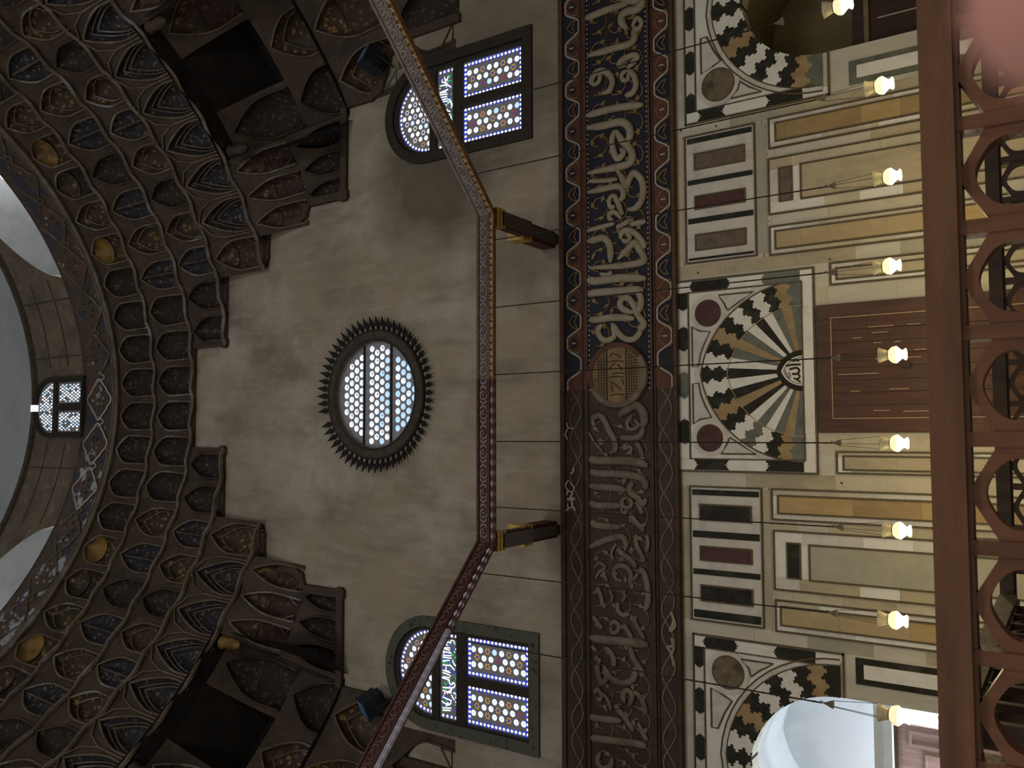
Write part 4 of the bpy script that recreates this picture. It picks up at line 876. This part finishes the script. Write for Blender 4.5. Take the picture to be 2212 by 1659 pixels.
for s in (1, -1):
    cx = .04
    for tri in ([(cx + s * .92, 7.63), (cx + s * .83, 7.49), (cx + s * .80, 7.27), (cx + s * .58, 7.39), (cx + s * .38, 7.47), (cx + s * .16, 7.51), (cx + s * .16, 7.63)], [(cx + s * 1.47, 7.10), (cx + s * 1.47, 6.45), (cx + s * 1.33, 6.68), (cx + s * 1.17, 6.93), (cx + s * 1.31, 7.0)]):
        poly_line(tp, 'spandrel_groove', GROOVE, tri, .016, .03, True)
        mb = MB(); c = (sum(q[0] for q in tri) / len(tri), sum(q[1] for q in tri) / len(tri)); mb.plate([(c[0] + (x - c[0]) * .9, c[1] + (z - c[1]) * .9) for x, z in tri], y0 - .024, y0 + .01); put(mb, 'spandrel_stone', PALE_M, tp)

# the two doorway tympana
for sgn, N_, lab, ro, rcx, rm, xe in ((1, NR, 'joggled marble arch panel round the dark right doorway', .31, 5.50, BRECCIA, 4.87), (-1, NL, 'joggled marble arch panel round the bright left doorway', .29, -5.37, GREEN_M, -4.78)):
    p = pan(lab, N_[0], 5.1, 'tympanum', 'arch_panel'); cx, cz = N_[0], N_[1]
    xf = cx + (cx - xe)
    xa, xb = min(xe, xf), max(xe, xf); zt = 7.68
    mb = MB(); mb.plate([(xa, 5.06), (cx - 1.9, 5.06)] + parch(cx, cz, 1.9, 2.05)[::-1] + [(cx + 1.9, 5.06), (xb, 5.06), (xb, zt), (xa, zt)], y0 - .012, y0 + .01); put(mb, 'ground', WHITE_M, p)
    def portal(a, b, z0_, z1_, w, d):
        mb = MB(); mb.box(a, a + w, y0 - d, y0 + .02, z0_, z1_); mb.box(b - w, b, y0 - d, y0 + .02, z0_, z1_); mb.box(a, b, y0 - d, y0 + .02, z1_ - w, z1_)
        for q, r_ in ((a, cx - N_[2] - .01), (cx + N_[2] + .01, b)): mb.box(q, r_, y0 - d, y0 + .02, 5.03, 5.058) if w > .025 else None
        put(mb, 'joint_frame', GROOVE, p)
    portal(xa - .03, xb + .03, 5.03, zt + .03, .028, .045)
    joggle_strip(p, xb - .2, 7.67, xa + .2, 7.67, .17, [BLACK_M if k % 2 == 0 else PALE_M for k in range(9)], [.4, .55, .45, .55, .45, .6, .45, .55, .4], y0 - .03)
    joggle_strip(p, xb - .01, 5.5, xb - .01, 7.67, .19, [BLACK_M, WHITE_M, BLACK_M, WHITE_M], [.6, .7, .5, .2], y0 - .03); joggle_strip(p, xa + .01, 7.67, xa + .01, 5.5, .19, [WHITE_M, BLACK_M, WHITE_M, BLACK_M], [.2, .5, .7, .6], y0 - .03)
    portal(xa + .2, xb - .2, 5.30, 7.50, .022, .04)
    mb = MB(); mb.plate(parch(cx, cz, 1.96, 2.10) + parch(cx, cz, 1.86, 2.0)[::-1], y0 - .026, y0 + .01); put(mb, 'arch_band', PALE_M, p)
    hc = [BLACK_M, OCHRE, BLACK_M, WHITE_M, BLACK_M, WHITE_M, BLACK_M, OCHRE, BLACK_M, WHITE_M]
    if sgn > 0: hc = [GREEN_M, OCHRE, BLACK_M, WHITE_M, BLACK_M, WHITE_M, BLACK_M, OCHRE, BLACK_M, WHITE_M]
    voussoirs(p, cx, cz, (N_[2], N_[3]), (1.86, 2.0), 21, hc + [BLACK_M] + hc[::-1], y0 - .035, y0 + .33, .05)
    for a, h in ((1.86, 2.0), (1.96, 2.10)): poly_line(p, 'arch_joint', GROOVE, parch(cx, cz, a, h), .014, .03)
    for s in (1, -1):
        rx = cx + s * abs(rcx - cx)
        ring(p, 'roundel_ring', PALE_M, rx, 7.04, ro + .1, ro, .03); mb = MB(); mb.disc(rx, 7.04, ro, y0 - .034, y0, 32); put(mb, 'roundel', BRECCIA, p)
        ring(p, 'roundel_joint', GROOVE, rx, 7.04, ro + .012, ro - .012, .04)
        for tri in ([(cx + s * 1.12, 7.37), (cx + s * 1.02, 7.12), (cx + s * .95, 6.98), (cx + s * .72, 7.12), (cx + s * .42, 7.25), (cx + s * .42, 7.37)], [(cx + s * 1.72, 6.80), (cx + s * 1.72, 6.22), (cx + s * 1.58, 6.45), (cx + s * 1.44, 6.62), (cx + s * 1.58, 6.66)]):
            poly_line(p, 'spandrel_groove', GROOVE, tri, .018, .025, True)
            c = (sum(q[0] for q in tri) / len(tri), sum(q[1] for q in tri) / len(tri)); mb = MB(); mb.plate([(c[0] + (x - c[0]) * .88, c[1] + (z - c[1]) * .88) for x, z in tri], y0 - .022, y0 + .01); put(mb, 'spandrel_stone', PALE_M, p)

# doorway passages
for N_, m, k in ((NR, NICHE_P, 'right'), (NL, LIME_P, 'left')):
    cx, cz, a, h = N_; o = [(cx + a, 0.0)] + parch(cx, cz, a, h) + [(cx - a, 0.0)]; dp = 1.9
    mb = MB()
    for (xa, za), (xb, zb) in zip(o, o[1:]): mb.face([(xa, WALL + .3, za), (xb, WALL + .3, zb), (xb, WALL + dp, zb), (xa, WALL + dp, za)])
    mb.plate(o, WALL + dp, WALL + dp + .1)
    tag(mb.build('wall_%s_passage' % k, m), kind='structure')
d3 = struct('door_3', 'dark brown wooden door inside the right doorway')
mb = MB(); mb.box(NR[0] - 1.26, NR[0] + 1.26, WALL + .42, WALL + .5, 0.02, 4.72); put(mb, 'leaf', DOOR_D, d3)
mb = MB(); mb.box(NR[0] - 1.27, NR[0] + 1.27, WALL + .36, WALL + .52, 4.44, 4.52); put(mb, 'lintel_strip', RAIL_OLD, d3)
mb = MB(); mb.box(NR[0] - .72, NR[0] - .70, WALL + .405, WALL + .42, 1.0, 4.3); put(mb, 'edge_strip', F_WHITE, d3)
d2 = struct('door_2', 'faded pinkish panelled door inside the bright left doorway')
xL, xR = NL[0] - NL[2] + .02, NL[0] + NL[2] - .50
mb = MB(); mb.box(xL, xR, WALL + .8, WALL + .86, 0.02, 4.36); put(mb, 'leaf', DOOR_P, d2)
for x0_, x1_, z0_, z1_ in ((xL + .1, xL + 1.0, .3, 4.1), (xR - .36, xR - .1, 2.6, 4.2), (xR - .36, xR - .1, .3, 2.4)):
    mb = MB(); mb.frame(x0_, x1_, z0_, z1_, .05, WALL + .775, WALL + .81); put(mb, 'panel_moulding', DOOR_P, d2)
for j in range(6):
    mb = MB(); mb.frame(xL + 1.1, xR - .45, .4 + .62 * j, .86 + .62 * j, .035, WALL + .78, WALL + .81); put(mb, 'panel_moulding', DOOR_P, d2)
mb = MB(); mb.box(NL[0] - NL[2], NL[0] + NL[2], WALL + .55, WALL + .9, 4.42, 4.56); mb.box(NL[0] - NL[2], NL[0] + NL[2], WALL + .62, WALL + .9, 4.56, 4.72); put(mb, 'lintel', LIME_P, d2)
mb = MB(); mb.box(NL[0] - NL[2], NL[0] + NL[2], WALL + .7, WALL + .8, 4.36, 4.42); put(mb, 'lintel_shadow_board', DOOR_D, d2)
mb = MB(); mb.box(xR + .085, xR + .15, WALL + .84, WALL + .88, 0.1, 4.34); put(mb, 'daylight_gap', DAY, d2)

d1 = struct('door_1', 'tall red-brown wooden door under the tympanum, scratched along its planks')
mb = MB(); mb.box(-1.05, 1.16, WALL - .05, WALL + .05, .02, 5.34); put(mb, 'outer_frame', GROOVE, d1)
mb = MB(); mb.plate(rect(-1.03, 1.14, .05, 5.32), WALL - .085, WALL - .04, [rect(-.80, .91, .3, 5.09)]); put(mb, 'frame', DOOR_W, d1)
for k in range(8):
    a = -.80 + 1.71 * k / 8; mb = MB(); mb.box(a + .006, a + 1.71 / 8 - .006, WALL - .072 + .004 * (k % 2), WALL - .04, .3, 5.09); put(mb, 'plank', DOOR_W, d1)
mb = MB(); mb.frame(-.815, .925, .28, 5.105, .018, WALL - .092, WALL - .06); put(mb, 'panel_bead', SCRATCH, d1)
mb = MB()
for x, za, zb in ((-.06, 4.35, 5.0), (.18, 3.7, 4.4), (.55, 4.6, 4.75), (.62, 4.2, 4.45), (.45, 4.3, 4.42), (.45, 4.0, 4.1), (.72, 4.1, 4.5), (.72, 3.7, 3.9), (-.35, 4.65, 4.8), (-.33, 3.9, 4.2), (-.68, 4.2, 4.45), (-.7, 3.6, 4.0), (.3, 3.6, 3.8)): mb.box(x - .008, x + .008, WALL - .079, WALL - .06, za, zb)
put(mb, 'scratches', SCRATCH, d1)
mb = MB(); mb.box(.02, .10, WALL - .13, WALL - .07, 3.86, 4.0); put(mb, 'latch', DOOR_D, d1)

# ------------------------------------------------------------------ lamp ring of carved beams
br = thing('lamp_ring', 'octagonal ring of carved beams carrying the hanging lamps, half pale, half maroon', 'lamp ring', (0, 5.2, 10.43))
AP = 7.3; CR = Vector((0, 5.2, 0)); T8 = math.tan(pi / 8)
def beam(k, u0, u1, face_m, orn_m, strip, tone):
    a = pi / 4 * k; n = Vector((sin(a), cos(a), 0)); t = Vector((cos(a), -sin(a), 0))
    f = lambda u, d, z: CR + n * (AP + d) + t * u + Vector((0, 0, z))
    def bx(mb, u0, u1, d0, d1, z0, z1, m=0):
        c = [f(u, d, z) for u in (u0, u1) for d in (d0, d1) for z in (z0, z1)]
        for q in ((0, 1, 3, 2), (4, 6, 7, 5), (0, 4, 5, 1), (2, 3, 7, 6), (0, 2, 6, 4), (1, 5, 7, 3)): mb.face([c[i] for i in q], m)
    mb = MB(); bx(mb, u0, u1, 0, .2, 10.56, 10.83); bx(mb, u0, u1, -.025, 0, 10.80, 10.85); bx(mb, u0, u1, -.025, 0, 10.555, 10.585)
    b = put(mb, 'beam', face_m, br)
    mb = MB(); u = u0 + .16                                # carved scrolls and bosses
    while u < u1 - .1:
        mb.tube([f(u + .075 * cos(j * .8), -.01, 10.69 + .075 * sin(j * .8)) for j in range(7)], .016, 4)
        mb.tube(cr([f(u + .12, -.01, 10.62), f(u + .17, -.012, 10.69), f(u + .12, -.01, 10.76)]), .016, 4)
        mb.tube(cr([f(u + .26, -.01, 10.62), f(u + .21, -.012, 10.69), f(u + .26, -.01, 10.76)]), .016, 4)
        mb.tube([f(u, -.012, 10.69), f(u + .02, -.012, 10.70)], .03, 5)
        u += .36
    put(mb, 'scrollwork', orn_m, b)
    mb = MB(); bx(mb, u0, u1, .0, .06, 10.475, 10.555, 0)
    u = u0 + .05
    while u < u1 - .12:
        if tone == 'rope':
            mb.tube([f(u, -.006, 10.485), f(u + .075, -.012, 10.545)], .018, 5, 1); mb.tube([f(u + .075, -.006, 10.485), f(u, -.012, 10.545)], .015, 5, 1); u += .13
        else:
            q = [f(u, -.006, 10.515), f(u + .07, -.006, 10.55), f(u + .14, -.006, 10.515), f(u + .07, -.006, 10.48)]
            mb.face(q, 1); mb.face([f(u, .01, 10.473), f(u + .07, .055, 10.473), f(u + .14, .01, 10.473)], 1); u += .15 if tone == 'white' else .19
    put(mb, 'under_strip', strip, b)
H = AP * T8
beam(0, -.05, H, BEAM_B, BEAM_O, [ROPE_O, ROPE_G], 'rope'); beam(0, -H, -.05, BEAM_M, BEAM_O, [BEAM_M, BEAM_O], 'tri')
beam(1, -H, H, BEAM_P, BEAM_O, [ROPE_O, ROPE_G], 'rope')
beam(7, 1.2, H, BEAM_M, BEAM_OM, [BEAM_M, STRIP_W], 'tri'); beam(7, -H, 1.2, BEAM_M, BEAM_OM, [STRIP_W, STRIP_L], 'white')
for k in (2, 3, 4, 5, 6): beam(k, -H, H, BEAM_M, BEAM_OM, [BEAM_M, STRIP_W], 'tri')
for sx, side in ((3.02, 'pale'), (-3.03, 'maroon')):
    b = thing('beam_bracket', 'dark wooden bracket with gilt rings tying the lamp ring\'s %s corner to the wall' % side, 'bracket', (sx, WALL, 10.6))
    mb = MB(); mb.box(sx - .15, sx + .15, 12.66, 13.9, 10.56, 10.76); mb.box(sx - .17, sx + .17, 13.8, WALL, 10.66, 10.98); put(mb, 'arm', BEAM_M, b)
    mb = MB(); mb.box(sx - .13, sx + .13, 12.9, 13.85, 10.50, 10.57); mb.box(sx - .1, sx + .1, 13.9, WALL, 10.58, 10.67); put(mb, 'under_brace', BLUE_L, b)
    for yc in (12.74, 12.84, 12.94):
        mb = MB(); mb.box(sx - .18, sx + .18, yc - .035, yc + .035, 10.53, 10.79); put(mb, 'gilt_ring', GILT, b)
    for yc in (13.78, 13.9, 14.02):
        mb = MB(); mb.box(sx - .215, sx + .195, yc - .04, yc + .04, 10.63, 11.01); put(mb, 'gilt_ring', GILT, b)

# ------------------------------------------------------------------ hanging lamps
LAMPS = [(2.53, 12.5, 3.69, 'lit glass lamp hanging before the wide buff marble slab'), (1.27, 12.5, 3.73, 'lit glass lamp hanging before the slim buff panel beside the brown door'), (.03, 12.5, 3.69, 'lit glass lamp hanging in front of the brown door'),
         (-1.19, 12.5, 3.70, 'lit glass lamp hanging just left of the brown door'), (-2.38, 12.5, 3.70, 'lit glass lamp hanging before the ochre panel left of the door'), (-3.5, 12.0, 3.70, 'lit glass lamp hanging before the pale ochre panel near the left doorway'),
         (3.62, 11.88, 3.66, 'lit glass lamp hanging near the jamb panel of the right doorway'), (-4.44, 11.06, 3.55, 'lit glass lamp hanging before the bright white left doorway'), (4.46, 11.04, 3.98, 'lit glass lamp cut by the photo\'s upper edge, before the dark right doorway')]
proto = None
def make_lamp(x, y, z, label, p=None):
    if p is None:
        t = thing('hanging_lamp', label, 'lamp', (x, y, z), 'lit lamps hanging from the octagonal ring')
        mb = MB(); mb.lathe([(.075, -.14), (.085, -.13), (.062, -.10), (.058, -.085), (.115, -.02), (.118, .005), (.10, .05), (.06, .085)], (0, 0, 0), 18, 0)
        mb.build('body', LAMP_B, t, True)
        mb = MB(); mb.lathe([(.118, -.012), (.121, .0), (.108, .045), (.066, .087)], (0, 0, 0), 18); mb.build('shoulder', LAMP_G, t, True)
        mb = MB(); mb.lathe([(.060, .085), (.062, .095), (.085, .15), (.108, .215), (.104, .215), (.08, .15), (.055, .09)], (0, 0, 0), 18); mb.build('neck', LAMP_N, t, True)
        mb = MB(); mb.tube([(.064 * cos(a * pi / 8), .064 * sin(a * pi / 8), .09) for a in range(16)], .008, 5, closed=True); mb.build('collar', STEEL, t)
        mb = MB(); mb.lathe([(.008, .86), (.02, .82), (.055, .74), (.05, .74), (.006, .80)], (0, 0, 0), 12); mb.build('chain_cap', STEEL, t)
        for j in range(3):
            a = 2 * pi * j / 3 + .4; mb = MB(); mb.tube([(.105 * cos(a), .105 * sin(a), .21), (.045 * cos(a), .045 * sin(a), .75)], .004, 4); mb.build('hanging_wire', IRON, t)
        mb = MB(); mb.tube([(0, 0, .84), (.03, 0, .86), (0, 0, .89)], .006, 4); L_ = 10.478 - z; mb.tube([(0, 0, .85), (0, 0, L_)], .0105, 5)
        n = int((L_ - .9) / .16)
        for j in range(n): mb.lathe([(.004, -.025), (.015, 0), (.004, .025)], (0, 0, .95 + .16 * j), 5)
        mb.build('chain', IRON, t)
        return t
    t = p.copy(); col.objects.link(t); t.location = (x, y, z); t['label'] = label
    for ch in list(p.children):
        if ch.type != 'MESH': continue
        c = ch.copy(); col.objects.link(c); c.parent = t
        if ch.name.split('.')[0] == 'chain': c.scale.z = (10.478 - z) / (10.478 - p.location.z)
    return t
for x, y, z, lab in LAMPS:
    y += .03 if abs(x) < 3 else .06
    t = make_lamp(x, y, z, lab, proto); proto = proto or t
    l = bpy.data.lights.new('lamp_bulb', 'POINT'); l.energy = 31; l.color = (1.0, .80, .42); l.shadow_soft_size = .1
    o = bpy.data.objects.new('lamp_bulb', l); col.objects.link(o); o.location = (0, 0, -.2); o.parent = t

# ------------------------------------------------------------------ spotlights on the ledges
for x, z, r_, lab in ((8.0, 15.35, .5, 'dark blue-grey spotlight on the vault ledge behind the pale end of the lamp ring'), (-7.28, 15.2, -.5, 'dark spotlight with a blue glass edge behind the maroon end of the lamp ring')):
    s = thing('spotlight', lab, 'spotlight', (x, 14.45, z)); s.rotation_euler = (-.35, 0, r_)
    mb = MB(); mb.box(-.24, .24, -.2, .2, .0, .34); mb.box(-.26, .26, -.24, -.19, -.02, .36)
    for j in range(6): mb.box(-.2 + .07 * j, -.18 + .07 * j, .2, .3, .02, .32)
    mb.build('housing', SPOT, s)
    mb = MB(); mb.box(-.21, .21, -.25, -.235, .03, .31); mb.build('glass', SPOT_G, s)
    mb = MB(); mb.tube([(-.27, 0, .17), (-.3, 0, -.12), (.3, 0, -.12), (.27, 0, .17)], .02, 5); mb.tube([(0, 0, -.12), (0, .5, -.12)], .025, 5); mb.build('bracket', IRON, s)

# ------------------------------------------------------------------ wooden railings round the tomb
def hexring(mb, cx, cz, R_, rh, yA, yB, fn):
    out = [(cx + R_ * sin(pi / 3 * k), cz + R_ * cos(pi / 3 * k)) for k in range(6)]
    # a little flat at top and bottom where it meets the rails
    inn = []
    for j in range(36):
        a = 2 * pi * j / 36; inn.append((cx + rh * sin(a) * (1 + .018 * cos(6 * a)), cz + rh * cos(a) * (1 + .018 * cos(6 * a))))
    mb.plate(out, yA, yB, [inn], fn=fn)
def railing(label, origin, direc, length, ztop, pitch, first, mats_, rail_h=.085, dp=.07):
    """posts every `pitch`; the run starts at origin and goes along direc (unit x,y)"""
    t = thing('wooden_railing', label, 'railing', (origin[0], origin[1], 0)); dx, dy = direc; nx, ny = -dy, dx
    def fn(u, y, z): return (dx * u + nx * y, dy * u + ny * y, z)
    def bx(mb, u0, u1, a, b, z0, z1):
        c = [fn(u, y, z) for u in (u0, u1) for y in (a, b) for z in (z0, z1)]
        for q in ((0, 1, 3, 2), (4, 6, 7, 5), (0, 4, 5, 1), (2, 3, 7, 6), (0, 2, 6, 4), (1, 5, 7, 3)): mb.face([c[i] for i in q])
    rail_m, post_m, hex_m = mats_
    rows = [ztop - rail_h, ztop - rail_h - pitch * 1.16 * .95 - .0]
    R_ = (pitch - .04) / 2 / .866; z1 = ztop - rail_h; zc1 = z1 - R_; zm = z1 - 2 * R_
    mb = MB(); bx(mb, 0, length, -dp * .7, dp * .7, ztop - rail_h, ztop); bx(mb, 0, length, -dp * .45, dp * .45, ztop - rail_h - .012, ztop - rail_h); put_local(mb, 'top_rail', rail_m, t)
    zm2 = zm - .06 - 2 * R_
    for za, zb in ((zm - .06, zm), (zm2 - .06, zm2), (.08, .2)):
        mb = MB(); bx(mb, 0, length, -dp * .5, dp * .5, za, zb); put_local(mb, 'cross_rail', rail_m, t)
    mb = MB(); bx(mb, 0, length, -.015, .015, .2, zm2 - .06); put_local(mb, 'lower_panel', rail_m, t)
    u = first; k = 0
    while u < length - .01:
        if u > 0:
            mb = MB(); bx(mb, u - .02, u + .02, -dp * .5, dp * .5, .0, ztop - rail_h); put_local(mb, 'post', post_m, t)
        if u + pitch < length:
            for zc in (zc1, zm - .06 - R_):
                mb = MB(); hexring(mb, u + pitch / 2, zc, R_, R_ * .68, -.028, .028, fn); put_local(mb, 'hexagon_ring', hex_m, t)
        u += pitch; k += 1
    return t
def put_local(mb, name, m, t): return mb.build(name, m, t)
railing('nearest polished wooden railing with hexagon rings, across the front of the view', (-2.52, 2.6), (1, 0), 4.8, 1.945, .2885, 2.52 - 1.628 - 3 * .2885, (RAIL_W, RAIL_WV, RAIL_WV))
railing('far dark wooden railing seen through the nearest railing\'s rings', (-2.1, 6.4), (1, 0), 4.4, 2.075, .27, .17, (RAIL_DARK, RAIL_DARK, RAIL_DARK), .08)
railing('side wooden railing with a grey-brown top, running back behind the nearest railing', (-2.15, 3.5), (0, 1), 2.82, 2.075, .27, .12, (RAIL_OLD, RAIL_DARK, RAIL_DARK), .10, .1)

# ------------------------------------------------------------------ the photographer's finger over the lens
def camp(px, py, d):                                    # spot seen at that pixel, d metres in front of the camera
    return Vector((CX, 0, CZ)) + (fw + rt * ((829.5 - py) / F) - up * ((px - 1106) / F)) * d
hand = thing('hand', 'blurred pink fingertip of the photographer over the photo\'s upper right corner', 'hand', camp(2300, -20, .055))
base = camp(2900, -420, .075)
def finger(pts, rad_, name, parent):
    mb = MB(); P = cr(pts, 6); n = len(P); rr = []
    for i in range(n):
        t = i / (n - 1); q = rad_ * (1.25 - .25 * t); e = (n - 1 - i)
        rr.append(q * min(1, sqrt(max(.0, 1 - (1 - min(1, e / 4)) ** 2)) + .05)); 
    mb.tube(P, rr, 14); return put(mb, name, SKIN, parent, True)
tip = camp(2225, 20, .056); k1 = camp(2600, -150, .066); k2 = camp(2900, -420, .082); k3 = base - fw * .015 - up * .03 - rt * -.01
finger([k3, k2, k1, (k1 + tip) / 2, tip], .0072, 'index_finger', hand)
dirn = (tip - k1).normalized()
nc = (k1 * .22 + tip * .78) + fw * .0062; sd = dirn.cross(fw).normalized()
mb = MB(); mb.grid(lambda u, v: nc + dirn * (.010 * (u - .5)) + sd * (.0085 * (v - .5)) - fw * (.004 * (2 * v - 1) ** 2 + .001 * (2 * u - 1) ** 2), 5, 6); put(mb, 'fingernail', NAIL, hand, True)
palm = k3 - up * .045 - fw * .02
mb = MB(); mb.tube(cr([k3 + up * .006, palm, palm - up * .035, palm - up * .08]), [.016, .030, .032, .030, .029, .028, .027, .027, .027, .027, .026, .026, .026, .026, .025, .025, .024, .024, .023], 16, flat=(fw.x, fw.y, fw.z, .55)); put(mb, 'palm', SKIN, hand, True)
for j, (o, l) in enumerate(((.014, .05), (.028, .046), (.040, .036))):
    b0 = k3 - fw * o - up * .004; finger([b0 - up * .03, b0, b0 + up * l * .5 - fw * .004 + rt * .006, b0 + up * l + rt * .016], .0072 - .0004 * j, ('middle_finger', 'ring_finger', 'little_finger')[j], hand)
finger([palm - up * .03 - rt * .01, palm - rt * .03 + up * .0, palm - rt * .042 + up * .025, palm - rt * .04 + up * .05], .009, 'thumb', hand)
